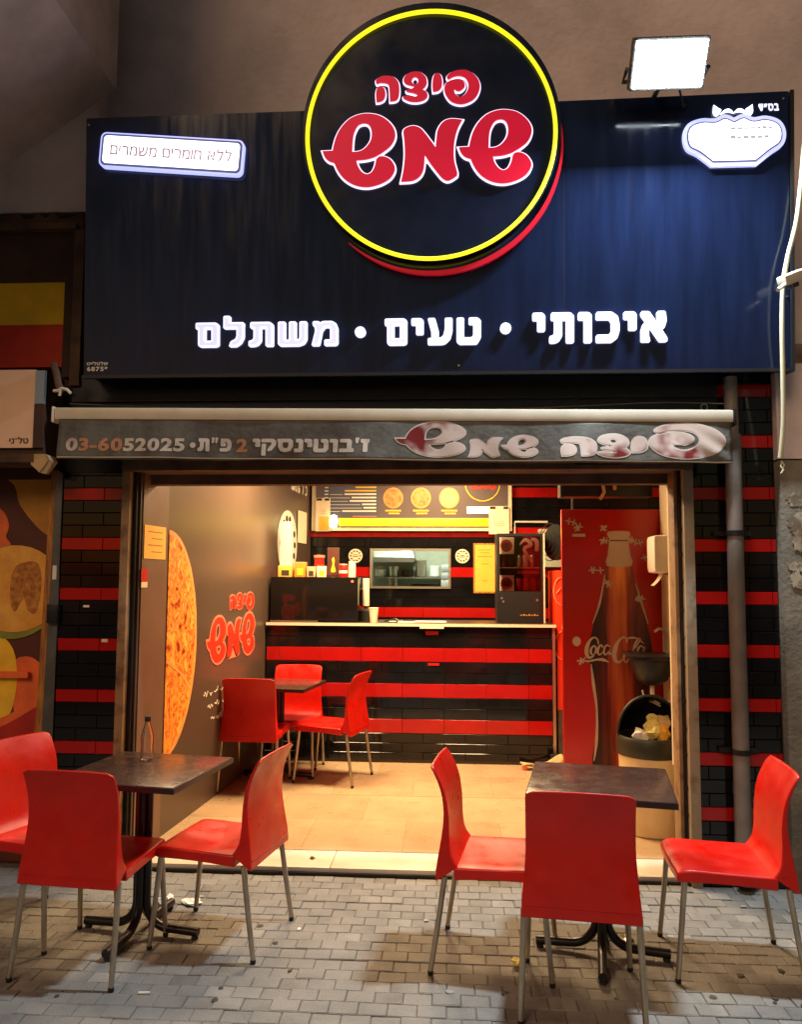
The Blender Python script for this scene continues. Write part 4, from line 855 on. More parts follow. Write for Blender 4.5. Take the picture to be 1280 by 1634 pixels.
# counter
ct = empty('counter', (0, 0, 0), label='shop counter faced with black tiles and red bands', cat='counter')
bx('core', 'grout_grey', ct, -1.618, 0.885, 2.762, 3.36, FL, 1.205)
tile_rows(ct, -1.616, 0.885, 2.763, 0.365, [(0.062, 0.125, False, 0), (0.125, 0.205, False, 1), (0.205, 0.288, False, 0), (0.288, 0.408, True, 1), (0.408, 0.500, False, 1), (0.500, 0.592, False, 0), (0.592, 0.712, True, 1), (0.712, 0.806, False, 1), (0.806, 0.900, False, 0), (0.900, 1.020, True, 1), (1.020, 1.112, False, 1), (1.112, 1.205, False, 0)], 0.2)
bx('top', 'counter_slab', ct, -1.618, 0.915, 2.7275, 3.40, 1.2065, 1.2315, 0.003)
bx('front_edge', 'counter_top', ct, -1.618, 0.917, 2.722, 2.727, 1.208, 1.2325)
bx('end_trim', 'steel', ct, 0.887, 0.912, 2.742, 3.36, FL, 1.2055)
bx('sticker', 'paper', ct, -0.26, -0.05, 2.7195, 2.7215, 1.19, 1.226); bx('red_sticker', 'can_red', ct, -0.21, -0.10, 2.7495, 2.7515, 1.135, 1.165); bx('red_sticker', 'can_red', ct, -0.19, -0.09, 2.7495, 2.7515, 0.87, 0.89)

# black glossy cabinet with a white-framed front on the counter, left
ov = empty('glossy_cabinet', (0, 0, 0), label='glossy black cabinet on the left end of the counter', cat='cabinet')
bx('body', 'black_gloss', ov, -1.60, -0.815, 2.80, 3.30, 1.235, 1.632, 0.006); bx('base_rail', 'steel', ov, -1.60, -1.17, 2.79, 2.7985, 1.234, 1.246); b = disc_mesh(0.012, -0.003, 0.0, 16); b.build('badge', 'pink_print', ov, loc=(-0.865, 2.799, 1.595))
def carton(name, m, x0, x1, y0, y1, h, label, z=1.6335, band=None):
    o = empty(name, ((x0+x1)/2, (y0+y1)/2, z), random.uniform(-.12, .12), label=label, cat='box')
    wx, wy = (x1-x0)/2, (y1-y0)/2; bx('carton', m, o, -wx, wx, -wy, wy, 0, h, 0.002); bx('flap', 'paper', o, -wx*0.96, wx*0.96, -wy*0.96, wy*0.96, h+0.0005, h+0.003)
    if band: bx('print', band, o, -wx*0.5, wx*0.6, -wy-0.002, -wy-0.0006, h*0.12, h*0.6)
    return o
carton('tall_box', 'paper_yellow', -1.545, -1.445, 2.92, 3.0, 0.50, 'tall upright cream box on the glossy cabinet', band=None).children[0].data.materials[0] = M('paper')
carton('small_carton', 'paper_yellow', -1.545, -1.42, 2.85, 2.91, 0.10, 'pale yellow carton at the foot of the tall cream box', band='ink')
carton('small_carton', 'paper_orange', -1.40, -1.30, 2.86, 2.95, 0.13, 'orange carton on the glossy cabinet', band='yellow_print')
carton('small_carton', 'cloth_beige', -1.285, -1.205, 2.86, 2.93, 0.09, 'small tan carton right of the orange carton', band='ink')
carton('small_carton', 'paper', -1.195, -1.115, 2.86, 2.93, 0.095, 'small cream carton left of the framed picture', band='yellow_print')
jr = empty('jar', (-1.20, 3.02, 1.6335), label='red lidded tub standing behind the small cartons', cat='jar'); b = MB(); b.lathe([(0.04, 0), (0.045, 0.02), (0.045, 0.17), (0.05, 0.175)]); b.build('tub', 'can_red', jr, smooth=True); b = MB(); b.lathe([(0.052, 0.176), (0.052, 0.20), (0.0, 0.203)]); b.build('lid', 'pink_print', jr, smooth=True); b = MB(); b.lathe([(0.046, 0.06), (0.0462, 0.12)]); b.build('band', 'red_print', jr, smooth=True)
pf = empty('framed_picture', (-1.065, 2.98, 1.6335), label='dark framed picture standing on the glossy cabinet', cat='picture'); bx('frame', 'awn_brown', pf, -0.055, 0.055, 0, 0.015, 0.0, 0.27, 0.003); bx('picture', 'poster_ground', pf, -0.043, 0.043, -0.003, -0.0005, 0.015, 0.255); flat('figure', 'yellow_print', pf, [[(-0.02, 0.05), (-0.005, 0.12), (-0.012, 0.16), (0.004, 0.18), (0.014, 0.15), (0.01, 0.11), (0.024, 0.05)]], -0.004, 0.0005); b = MB(); b.tube([(0, 0.015, 0.18), (0, 0.09, 0.004)], 0.006, 6); b.build('prop', 'awn_brown', pf)
cn = empty('tin', (-0.965, 2.92, 1.6335), label='red tin right of the framed picture', cat='tin'); b = MB(); b.lathe([(0.036, 0), (0.038, 0.004), (0.038, 0.105), (0.034, 0.112), (0.0, 0.112)]); b.build('body', 'can_red', cn, smooth=True); b = MB(); b.lathe([(0.0385, 0.035), (0.0386, 0.06)]); b.build('band', 'white_print', cn, smooth=True); b = MB(); b.lathe([(0.037, 0.1125), (0.037, 0.118), (0.0, 0.119)]); b.build('lid', 'paper', cn, smooth=True)
cu = empty('cup_stack', (-0.885, 2.93, 1.6335), label='upside-down stack of cream paper cups on the cabinet', cat='cups')
for k in range(6): b = MB(); b.lathe([(0.034, 0.0), (0.034, 0.006), (0.028, 0.05), (0.0, 0.05)], n=18); b.build('cup', 'paper', cu, smooth=True, loc=(0, 0, k*0.019))
tw = empty('paper_roll', (-0.765, 3.02, 1.232), label='tall pale paper roll on a stand beside the glossy cabinet', cat='roll'); b = MB(); b.lathe([(0.07, 0), (0.07, 0.10), (0.04, 0.115), (0.012, 0.12), (0.012, 0.14)]); b.build('stand', 'bin_bag', tw, smooth=True); b = MB(); b.lathe([(0.030, 0.14), (0.032, 0.15), (0.030, 0.39), (0.0, 0.392)]); b.build('roll', 'paper', tw, smooth=True)
pc = empty('paper_cup', (-0.672, 2.80, 1.2325), label='single cream paper cup standing on the counter', cat='cup'); b = MB(); b.lathe([(0.030, 0), (0.042, 0.125), (0.045, 0.127), (0.045, 0.132), (0.040, 0.130), (0.028, 0.01), (0, 0.01)]); b.build('cup', 'paper', pc, smooth=True)
tr_ = empty('papers', (-0.36, 2.86, 1.2325), label='loose papers and pens lying on the counter', cat='papers'); bx('sheet', 'paper', tr_, -0.1, 0.26, -0.05, 0.10, 0.0, 0.006); bx('sheet', 'white_print', tr_, 0.05, 0.33, -0.07, 0.06, 0.0065, 0.014); b = MB(); b.tube([(-0.18, 0, 0.008), (-0.05, 0.03, 0.008)], 0.007, 8); b.build('pen', 'steel', tr_); b = MB(); b.tube([(-0.22, 0.05, 0.01), (-0.12, 0.02, 0.03), (-0.10, 0.0, 0.012)], 0.009, 8); b.build('pen', 'black_plastic', tr_)

# drinks display case on the counter, right
dc = empty('display_fridge', (0.63, 3.10, 1.2325), label='small black glass-door display fridge on the right of the counter', cat='fridge')
b = MB(); b.box(-0.205, -0.180, -0.16, 0.20, 0.0, 0.80).box(0.180, 0.205, -0.16, 0.20, 0.0, 0.80).box(-0.179, 0.179, -0.16, 0.20, 0.775, 0.80).box(-0.179, 0.179, -0.165, 0.20, 0.0, 0.285).box(-0.179, 0.179, 0.185, 0.20, 0.286, 0.774); b.build('case', 'black_plastic', dc)
bx('side_panel', 'cream_frame', dc, 0.2055, 0.222, -0.155, 0.20, 0.0, 0.80)
bx('shelf', 'steel', dc, -0.178, 0.178, -0.13, 0.18, 0.49, 0.497); bx('shelf', 'can_red', dc, -0.02, 0.175, -0.14, -0.132, 0.44, 0.465)
for x, z in ((-0.12, 0.35), (-0.12, 0.69)):
    bx('price_card', 'paper', dc, x-0.068, x+0.068, -0.158, -0.155, z-0.075, z+0.075); flat('card_disc', 'fruit_red', dc, [ellipse(x, z, 0.055, 0.055, 20)], -0.160, 0.0006, 1); flat('card_disc', 'poster_ground', dc, [ellipse(x, z, 0.036, 0.030, 16)], -0.1615, 0.0005, 1)
for i, (x, z, m) in enumerate(((0.0, 0.286, 'can_red'), (0.065, 0.286, 'can_red'), (0.13, 0.286, 'can_red'), (0.0, 0.498, 'steel'), (0.06, 0.498, 'white_plastic'), (0.12, 0.498, 'steel'), (-0.14, 0.498, 'bottle_brown'), (-0.08, 0.498, 'bottle_dark'))):
    b = MB(); b.lathe([(0.024, 0), (0.028, 0.008), (0.028, 0.10), (0.022, 0.112), (0.022, 0.115), (0, 0.115)], n=14); q = b.build('drink_can', m, dc, smooth=True, loc=(x, -0.05, z))
b = MB(); stroke(b, [(0.0, 0.70), (0.05, 0.745), (0.10, 0.70), (0.04, 0.66), (0.10, 0.56), (0.12, 0.55)], [0.01, 0.03, 0.035, 0.03, 0.03, 0.012], -0.15, 0.004); stroke(b, [(0.10, 0.75), (0.15, 0.73), (0.15, 0.64)], [0.02, 0.04, 0.03], -0.15, 0.004); b.build('sticker', 'white_plastic', dc)
for x, z in ((-0.165, 0.22), (-0.15, 0.19), (0.15, 0.205)):
    b = disc_mesh(0.011, -0.006, 0, 14); b.build('knob', 'steel', dc, loc=(x, -0.1655, z))
b = MB()
for k in range(7): b.box(0.0+0.024*k, 0.016+0.024*k, -0.1665, -0.1655, 0.066, 0.074+0.006*(k % 2))
b.build('small_print', 'ink_faint', dc, kind='stuff')
bx('glass_door', 'pane_glass', dc, -0.179, 0.179, -0.170, -0.1665, 0.288, 0.773)

# lit menu board on the back wall
mn = empty('menu_board', (0, 4.30, 0), label='lit menu board on the back wall with pizza pictures', cat='menu')
bx('case', 'cream_frame', mn, -1.50, 0.665, 0.0, 0.055, 2.135, 2.93); bx('panel', 'menu_grey', mn, -1.455, 0.622, -0.006, -0.001, 2.172, 2.90); bx('text_panel', 'menu_blue', mn, -1.38, -0.775, -0.0085, -0.0065, 2.30, 2.90)
b = MB(); bt2 = MB()
for k in range(9):
    z = 2.635-0.037*k; a = -0.80-random.uniform(0.12, 0.42)
    (bt2 if k in (0, 1, 2) else b).box(a, -0.795, -0.0105, -0.009, z, z+0.016); b.box(-1.36, -1.32, -0.0105, -0.009, z, z+0.012)
    if k > 2: b.box(-1.30, a-0.02, -0.0100, -0.009, z+0.002, z+0.006)
b.build('menu_lines', 'white_print', mn, kind='stuff'); bt2.build('menu_lines', 'yellow_print', mn, kind='stuff')
bx('underline', 'pink_print', mn, -1.05, -0.79, -0.0105, -0.009, 2.285, 2.295)
for x, m in ((-0.611, 'pizza_small'), (-0.311, 'pizza_small'), (-0.005, 'pizza_cheese')):
    flat('pizza_picture', 'crust', mn, [ellipse(x, 2.49, 0.108, 0.113, 24)], -0.008, 0.0008, 1); flat('pizza_picture', m, mn, [ellipse(x, 2.49, 0.092, 0.097, 24)], -0.010, 0.0008, 1)
    b = MB(); b.box(x-0.085, x+0.085, -0.0095, -0.008, 2.345, 2.360).box(x-0.05, x+0.07, -0.0095, -0.008, 2.315, 2.329); b.build('caption', 'yellow_print', mn); b = MB(); b.box(x-0.06, x+0.06, -0.0095, -0.008, 2.635, 2.66); b.build('caption', 'white_print', mn)
b = MB(); b.tube([(0.355+0.185*math.cos(2*math.pi*k/40), -0.009, 2.645+0.190*math.sin(2*math.pi*k/40)) for k in range(41)], 0.007, 6, caps=False); b.build('emblem_ring', 'yellow_print', mn)
logo_on(mn, 0.215, 0.50, 2.575, 2.665, -0.009, ('shin_left', 'mem', 'shin_right'), 'red_print', None)
bx('yellow_bar', 'menu_yellow_bar', mn, -1.20, 0.43, -0.012, -0.0065, 2.185, 2.270, 0.002)
b = MB(); b.lathe([(0.0, -0.075), (0.035, -0.06), (0.047, 0.0), (0.035, 0.06), (0.0, 0.075)], c=(-1.252, -0.05, 2.232), n=16); b.build('bulb', 'bulb', mn, smooth=True)
bx('white_card', 'bulb', mn, 0.185, 0.42, -0.012, -0.009, 2.325, 2.392)
def card(x0, x1, z0, z1, lower, label):
    o = empty('menu_card', (0, 4.28, 0), label=label, cat='card'); bx('sheet', 'paper', o, x0, x1, 0.0, 0.003, z0, z1)
    if lower: bx('coloured_part', 'paper_yellow', o, x0+0.04, x1-0.01, -0.002, -0.0005, z0+0.01, z0+0.16)
    b = MB(); b.box(x0+0.01, x0+0.07, -0.004, -0.0005, z1-0.03, z1-0.005).box(x1-0.06, x1-0.01, -0.004, -0.0005, z1-0.03, z1-0.005); b.build('clip', 'ink', o)
    b = MB()
    for k in range(3): b.box(x0+0.05, x1-0.05, -0.0022, -0.0008, z0+0.19+0.02*k-(0 if lower else 0.1), z0+0.193+0.02*k-(0 if lower else 0.1))
    b.build('print', 'ink_faint', o)
card(-1.455, -1.295, 2.128, 2.49, True, 'paper card clipped to the left end of the menu board'); card(0.42, 0.635, 2.10, 2.40, False, 'paper card clipped to the right end of the menu board')
# round badges, certificate
for x, lab in ((-1.022, 'round cream badge left of the kitchen hatch'), (0.137, 'round cream badge right of the kitchen hatch')):
    o = empty('round_badge', (x, 4.352, 1.865), label=lab, cat='badge'); disc_mesh(0.076, -0.006, 0.0, 28).build('disc', 'paper', o)
    for k in range(10): flat('mark', 'ink', o, [ellipse(0.052*math.cos(.628*k), 0.052*math.sin(.628*k), 0.013, 0.009, 6)], -0.0072, 0.0005, 1)
    b = MB(); b.box(-0.03, 0.03, -0.0078, -0.0065, -0.012, -0.004).box(-0.025, 0.025, -0.0078, -0.0065, 0.006, 0.014); b.build('mark', 'ink', o)
cf = empty('certificate', (0, 4.34, 0), label='yellow certificate in a frame between badge and display fridge', cat='certificate'); bx('frame', 'wood_strip', cf, 0.255, 0.502, 0.0, 0.016, 1.470, 2.005); bx('sheet', 'paper_yellow', cf, 0.272, 0.485, -0.003, -0.0005, 1.487, 1.988)
b = MB()
for z, a in ((1.93, .04), (1.90, .06), (1.86, .03), (1.78, .07), (1.60, .08)): b.box(0.272+a, 0.485-a, -0.0042, -0.0032, z, z+0.006)
b.build('print', 'ink_faint', cf)

# red bottle panel, standing board
bp_ = empty('bottle_panel', (0, 1.40, 0), label='tall red panel printed with a large cola bottle', cat='panel')
bx('board', 'panel_red', bp_, 0.790, 1.60, 0.0, 0.05, FL, 2.118, 0.004)
prof = [(0.076, 1.962), (0.078, 1.925), (0.070, 1.905), (0.082, 1.80), (0.092, 1.72), (0.110, 1.62), (0.150, 1.45), (0.183, 1.32), (0.212, 1.18), (0.215, 1.05), (0.196, 0.95), (0.180, 0.80), (0.176, 0.62), (0.190, 0.48), (0.205, 0.40), (0.200, 0.33), (0.185, 0.30)]
BC = 1.187
def bott(lo, hi, k=1.0, dx=0.0):
    p = [(r, z) for r, z in prof if lo <= z <= hi]; return [(BC+dx+r*k, z) for r, z in p]+[(BC+dx-r*k, z) for r, z in reversed(p)]
flat('bottle_glass', 'bottle_print', bp_, [bott(0.30, 1.962)], -0.0015, 0.0008, 3)
flat('bottle_neck', 'bottle_cream', bp_, [bott(1.72, 1.962, 0.93)], -0.0035, 0.0008, 2)
b = MB(); b.box(BC-0.078, BC+0.078, -0.0056, -0.0045, 1.895, 1.901); b.build('neck_line', 'ink', bp_)
for pts, ws in (([(BC-0.205, 1.04), (BC-0.19, 0.90), (BC-0.17, 0.72), (BC-0.175, 0.52), (BC-0.195, 0.38)], [0.006, 0.022, 0.014, 0.02, 0.005]), ([(BC-0.10, 1.66), (BC-0.14, 1.46), (BC-0.19, 1.32)], [0.006, 0.016, 0.004]), ([(BC+0.11, 1.60), (BC+0.15, 1.46), (BC+0.19, 1.32)], [0.006, 0.014, 0.004])):
    b = MB(); stroke(b, pts, ws, -0.0038, 0.0008); b.build('bottle_highlight', 'bottle_cream', bp_)
# script lettering: pen strokes in a 420 x 170 design box
b = MB(); k_ = 0.0975/88.0
def T(pts): return [(0.915+(x-155)*k_, 1.235-(z-790)*k_*1.02) for x, z in pts]
def st_(pts, ws): stroke(b, T(pts), [q*k_ for q in ws], -0.0050, 0.0010)
st_([(262, 842), (258, 815), (238, 800), (212, 818), (193, 855), (188, 895), (200, 922), (225, 918), (243, 898)], [8, 10, 8, 14, 24, 24, 18, 10, 5])
st_([(238, 850), (222, 862), (214, 890), (226, 908), (242, 895), (248, 868), (238, 850)], [8, 12, 14, 10, 12, 12, 8])
st_([(290, 860), (278, 846), (264, 862), (258, 890), (268, 906), (286, 892), (296, 876)], [12, 9, 13, 14, 10, 6, 4])
st_([(330, 858), (315, 846), (300, 866), (296, 892), (306, 906), (322, 888), (334, 852), (328, 885), (334, 903), (350, 890)], [7, 8, 13, 13, 9, 6, 12, 13, 9, 4])
st_([(440, 830), (436, 806), (416, 798), (388, 822), (366, 868), (360, 915), (372, 945), (394, 948), (414, 925)], [9, 12, 10, 16, 28, 28, 20, 11, 5])
st_([(440, 885), (424, 898), (418, 930), (430, 950), (446, 935), (452, 905), (440, 885)], [8, 12, 14, 10, 12, 12, 8])
st_([(455, 905), (478, 880), (520, 815), (512, 806), (494, 830), (478, 880), (482, 905), (500, 890)], [4, 6, 9, 8, 13, 13, 9, 4])
st_([(540, 858), (524, 850), (508, 868), (506, 895), (518, 905), (534, 886), (546, 856), (540, 890), (552, 905), (568, 888)], [7, 8, 12, 12, 9, 6, 12, 12, 9, 4])
st_([(195, 915), (175, 928), (168, 940), (200, 946), (250, 936), (292, 936), (326, 952)], [4, 6, 10, 12, 12, 20, 3])
st_([(436, 808), (470, 800), (505, 806), (545, 835)], [8, 14, 10, 3])
b.build('script_lettering', 'bottle_cream', bp_)
rr = random.Random(11)
def blossom(x, z, n, s):
    b = MB()
    for i in range(n):
        a = rr.uniform(0, 6.28); d = rr.uniform(0, s); px, pz = x+d*math.cos(a)*1.2, z+d*math.sin(a)*0.8
        for q in range(4): t = a+q*1.57; stroke(b, [(px, pz), (px+0.014*math.cos(t), pz+0.014*math.sin(t)), (px+0.026*math.cos(t+.3), pz+0.026*math.sin(t+.3))], [0.003, 0.010, 0.002], -0.0062-0.0001*i, 0.0008)
    b.build('floral_print', 'bottle_cream', bp_)
for x, z, n, s in ((0.86, 2.03, 2, .03), (0.91, 1.99, 3, .02), (1.07, 1.98, 2, .02), (1.08, 1.90, 3, .02), (1.27, 1.90, 3, .03), (1.32, 1.88, 2, .02), (1.37, 1.78, 1, .01), (1.02, 1.69, 3, .03), (1.10, 1.60, 3, .03), (1.31, 1.50, 4, .03), (0.90, 1.06, 2, .02)): blossom(x, z, n, s)
bx('white_label', 'bottle_cream', bp_, 0.865, 0.955, -0.0030, -0.0012, 1.925, 1.945); flat('white_tag', 'bottle_cream', bp_, [ellipse(0.885, 1.195, 0.03, 0.035, 9)], -0.0015, 0.0008, 1)

# red cooler standing behind, just right of the counter end
co = empty('drinks_cooler', (0, 0, 0), label='orange-red drinks cooler squeezed between counter end and bottle panel', cat='cooler'); bx('cabinet', 'cooler_red', co, 0.93, 1.52, 2.78, 3.36, 0.50, 1.70, 0.01); bx('base', 'grey_metal', co, 0.935, 1.515, 2.785, 3.36, FL, 0.499)
b = MB(); b.tube([(0.99+0.085*math.cos(2*math.pi*k/24), 2.775, 1.52+0.125*math.sin(2*math.pi*k/24)) for k in range(25)], 0.005, 6, caps=False).tube([(0.93, 2.775, 1.50), (0.97, 2.775, 1.55), (1.0, 2.775, 1.49), (1.05, 2.775, 1.54)], 0.006, 6).tube([(0.99+0.085*math.cos(2*math.pi*k/24), 2.775, 1.05+0.125*math.sin(2*math.pi*k/24)) for k in range(25)], 0.005, 6, caps=False); b.build('emblem', 'pink_print', co)
mb_ = empty('wall_box', (0, 0, 0), label='pale mint box on the wall above the red cooler', cat='box'); bx('case', 'kitchen_green', mb_, 0.95, 1.30, 4.20, 4.352, 1.75, 2.12, 0.006); bx('lid', 'white_plastic', mb_, 0.945, 1.305, 4.19, 4.352, 2.122, 2.15)
fn_ = empty('wall_fan', (0.93, 3.05, 1.96), label='black round fan beside the top of the bottle panel', cat='fan'); fn_.rotation_euler = (0, 0, R(-60))
b = MB()
for q in range(4): b.tube([((0.05+0.04*q)*math.cos(2*math.pi*k/20), -0.02-0.012*(3-q), (0.05+0.04*q)*math.sin(2*math.pi*k/20)) for k in range(21)], 0.004, 6, caps=False)
b.build('grille', 'black_plastic', fn_); disc_mesh(0.165, 0.03, 0.06, 24).build('housing', 'black_plastic', fn_); b = MB(); b.tube([(0, 0.06, 0), (0.0, 0.22, 0.0), (0, 0.24, 0.22), (0, 0.24, 0.99)], 0.012, 8); b.build('arm', 'black_plastic', fn_)
b = MB(); b.tube([(0.70, 4.34, 2.05), (0.70, 4.34, 2.235), (1.05, 4.34, 2.235)], 0.012, 8); b.build('conduit', 'white_plastic', None, label='pale bent conduit on the back wall above the display fridge', cat='conduit')
vr = empty('roller_blind_box', (0, 0, 0), label='dark torn roller box above the bottle panel', cat='box'); bx('box', 'dark_metal', vr, 0.80, 1.46, 1.52, 1.66, 2.22, 2.36, 0.01); b = MB(); b.tube([(1.10, 1.51, 2.34), (1.11, 1.50, 2.25), (1.08, 1.50, 2.20)], 0.012, 6).tube([(1.19, 1.51, 2.34), (1.185, 1.50, 2.27)], 0.014, 6); b.build('torn_strip', 'cloth_beige', vr)
bx('bracket', 'dark_metal', vr, 0.80, 1.46, 1.58, 1.60, 2.361, 2.949)

# paper dispenser, wash basin, tap, bin
pd_ = empty('towel_dispenser', (1.47, 1.12, 1.66), label='cream paper towel dispenser on the right wall with a paper hanging out', cat='dispenser')
bx('back_plate', 'black_plastic', pd_, -0.014, 0.0, -0.11, 0.11, 0.0, 0.26); bx('cover', 'white_plastic', pd_, -0.138, -0.0145, -0.105, 0.105, 0.008, 0.258, 0.032); b = MB(); b.grid(lambda u, v: (-0.07-0.045*u*(u+0.3), -0.05+0.09*v, 0.012-0.085*u), 4, 2); q = b.build('paper_sheet', 'paper', pd_); q.modifiers.new('t', 'SOLIDIFY').thickness = 0.002
si = empty('wash_basin', (1.33, 1.12, 0.0), label='small dark wash basin on the right wall above the bin', cat='basin')
b = MB(); b.lathe([(0.0, 0.935), (0.055, 0.94), (0.10, 0.975), (0.13, 1.05), (0.138, 1.10), (0.150, 1.11), (0.150, 1.122), (0.128, 1.122), (0.118, 1.06), (0.08, 0.98), (0.0, 0.965)], n=28); b.build('bowl', 'black_plastic', si, smooth=True)
bx('rim_shelf', 'dark_metal', si, -0.16, 0.135, -0.155, 0.2, 1.124, 1.136, 0.003); b = MB(); b.tube([(0.0, 0, 0.936), (0.0, 0, 0.86), (0.02, 0, 0.83), (0.08, 0, 0.82), (0.135, 0, 0.83)], 0.014, 8).tube([(-0.06, 0.02, 0.90), (-0.05, 0.02, 0.85), (0.05, 0.0, 0.80)], 0.006, 6); b.build('drain_pipe', 'white_plastic', si, smooth=True); b = MB(); b.tube([(0.12, 0.08, 1.137), (0.12, 0.08, 1.26), (0.10, 0.07, 1.295), (0.06, 0.05, 1.30), (0.03, 0.04, 1.28)], 0.009, 8); b.build('tap', 'steel', si, smooth=True)
bn = empty('waste_bin', (1.285, 1.02, FL), label='cream waste bin with dark open lid and yellow rubbish inside', cat='bin')
b = MB(); b.lathe([(0.175, 0), (0.185, 0.01), (0.198, 0.48), (0.19, 0.48)], n=32); b.build('body', 'bin_cream', bn, smooth=True)
b = MB(); b.lathe([(0.205, 0.482), (0.21, 0.49), (0.21, 0.585), (0.200, 0.60), (0.185, 0.60), (0.185, 0.482)], n=32); b.build('collar', 'green_black', bn, smooth=True)
# hood: half dome open towards the street
b = MB(); b.grid(lambda u, v: (0.205*math.cos(math.pi*u), 0.205*math.sin(math.pi*u)*math.cos(v*1.35)*0.95+0.0, 0.602+0.245*math.sin(v*1.5)*(0.35+0.65*math.sin(math.pi*u)) if False else 0.602+0.24*math.sin(math.pi/2*v)), 20, 8)
b = MB()
def hood(u, v):
    a = math.pi*(1.0*u); r_ = 0.205*math.cos(math.pi/2*v*0.98); return (r_*math.cos(a), r_*math.sin(a)*0.95, 0.602+0.245*math.sin(math.pi/2*v))
b.grid(hood, 22, 10); q = b.build('hood', 'black_plastic', bn, smooth=True); q.modifiers.new('t', 'SOLIDIFY').thickness = 0.006
b = MB(); b.tube([(0.205*math.cos(math.pi/2*t), -0.004, 0.602+0.245*math.sin(math.pi/2*t)) if t <= 1 else (-0.205*math.cos(math.pi/2*(2-t)), -0.004, 0.602+0.245*math.sin(math.pi/2*(2-t))) for t in [k/12 for k in range(25)]], 0.009, 8); b.build('hood_rim', 'green_black', bn, smooth=True)
rr = random.Random(3)
for i, (x, y, z, m, s) in enumerate(((-0.07, -0.05, 0.60, 'tissue', 0.055), (0.00, -0.03, 0.63, 'litter_yellow', 0.065), (0.07, -0.04, 0.61, 'paper_yellow', 0.06), (0.03, 0.03, 0.68, 'litter_yellow', 0.05), (0.09, 0.02, 0.67, 'cloth_beige', 0.055))):
    bm = bmesh.new(); bmesh.ops.create_icosphere(bm, subdivisions=2, radius=s)
    for v in bm.verts: v.co *= rr.uniform(0.6, 1.15)
    me = bpy.data.meshes.new('rubbish'); bm.to_mesh(me); bm.free(); link('rubbish', me, m, bn, (x, y, z))
b = MB(); b.lathe([(0.0, 0.52), (0.18, 0.54)], n=20); b.build('bin_bag', 'bin_bag', bn)
# cloth and shoe-like lump at the foot of the counter
cd = empty('floor_cloth', (0.72, 2.60, FL), label='rumpled beige cloth on a low stand by the counter foot', cat='cloth')
b = MB(); b.grid(lambda u, v: (-0.12+0.34*u+0.01*math.sin(9*v), -0.05+0.10*v, 0.045+0.018*math.sin(7*u+3*v)+0.085*max(0, u-0.55)*2*(1-abs(2*v-1)**2)), 12, 6); q = b.build('cloth', 'cloth_beige', cd, smooth=True); q.modifiers.new('t', 'SOLIDIFY').thickness = 0.012
for x in (-0.09, 0.02, 0.17): bx('foot', 'pink_print', cd, x-0.02, x+0.02, -0.02, 0.03, 0.0, 0.04)
bx('dark_block', 'bin_bag', cd, 0.13, 0.20, 0.0, 0.08, 0.041, 0.12, 0.01)

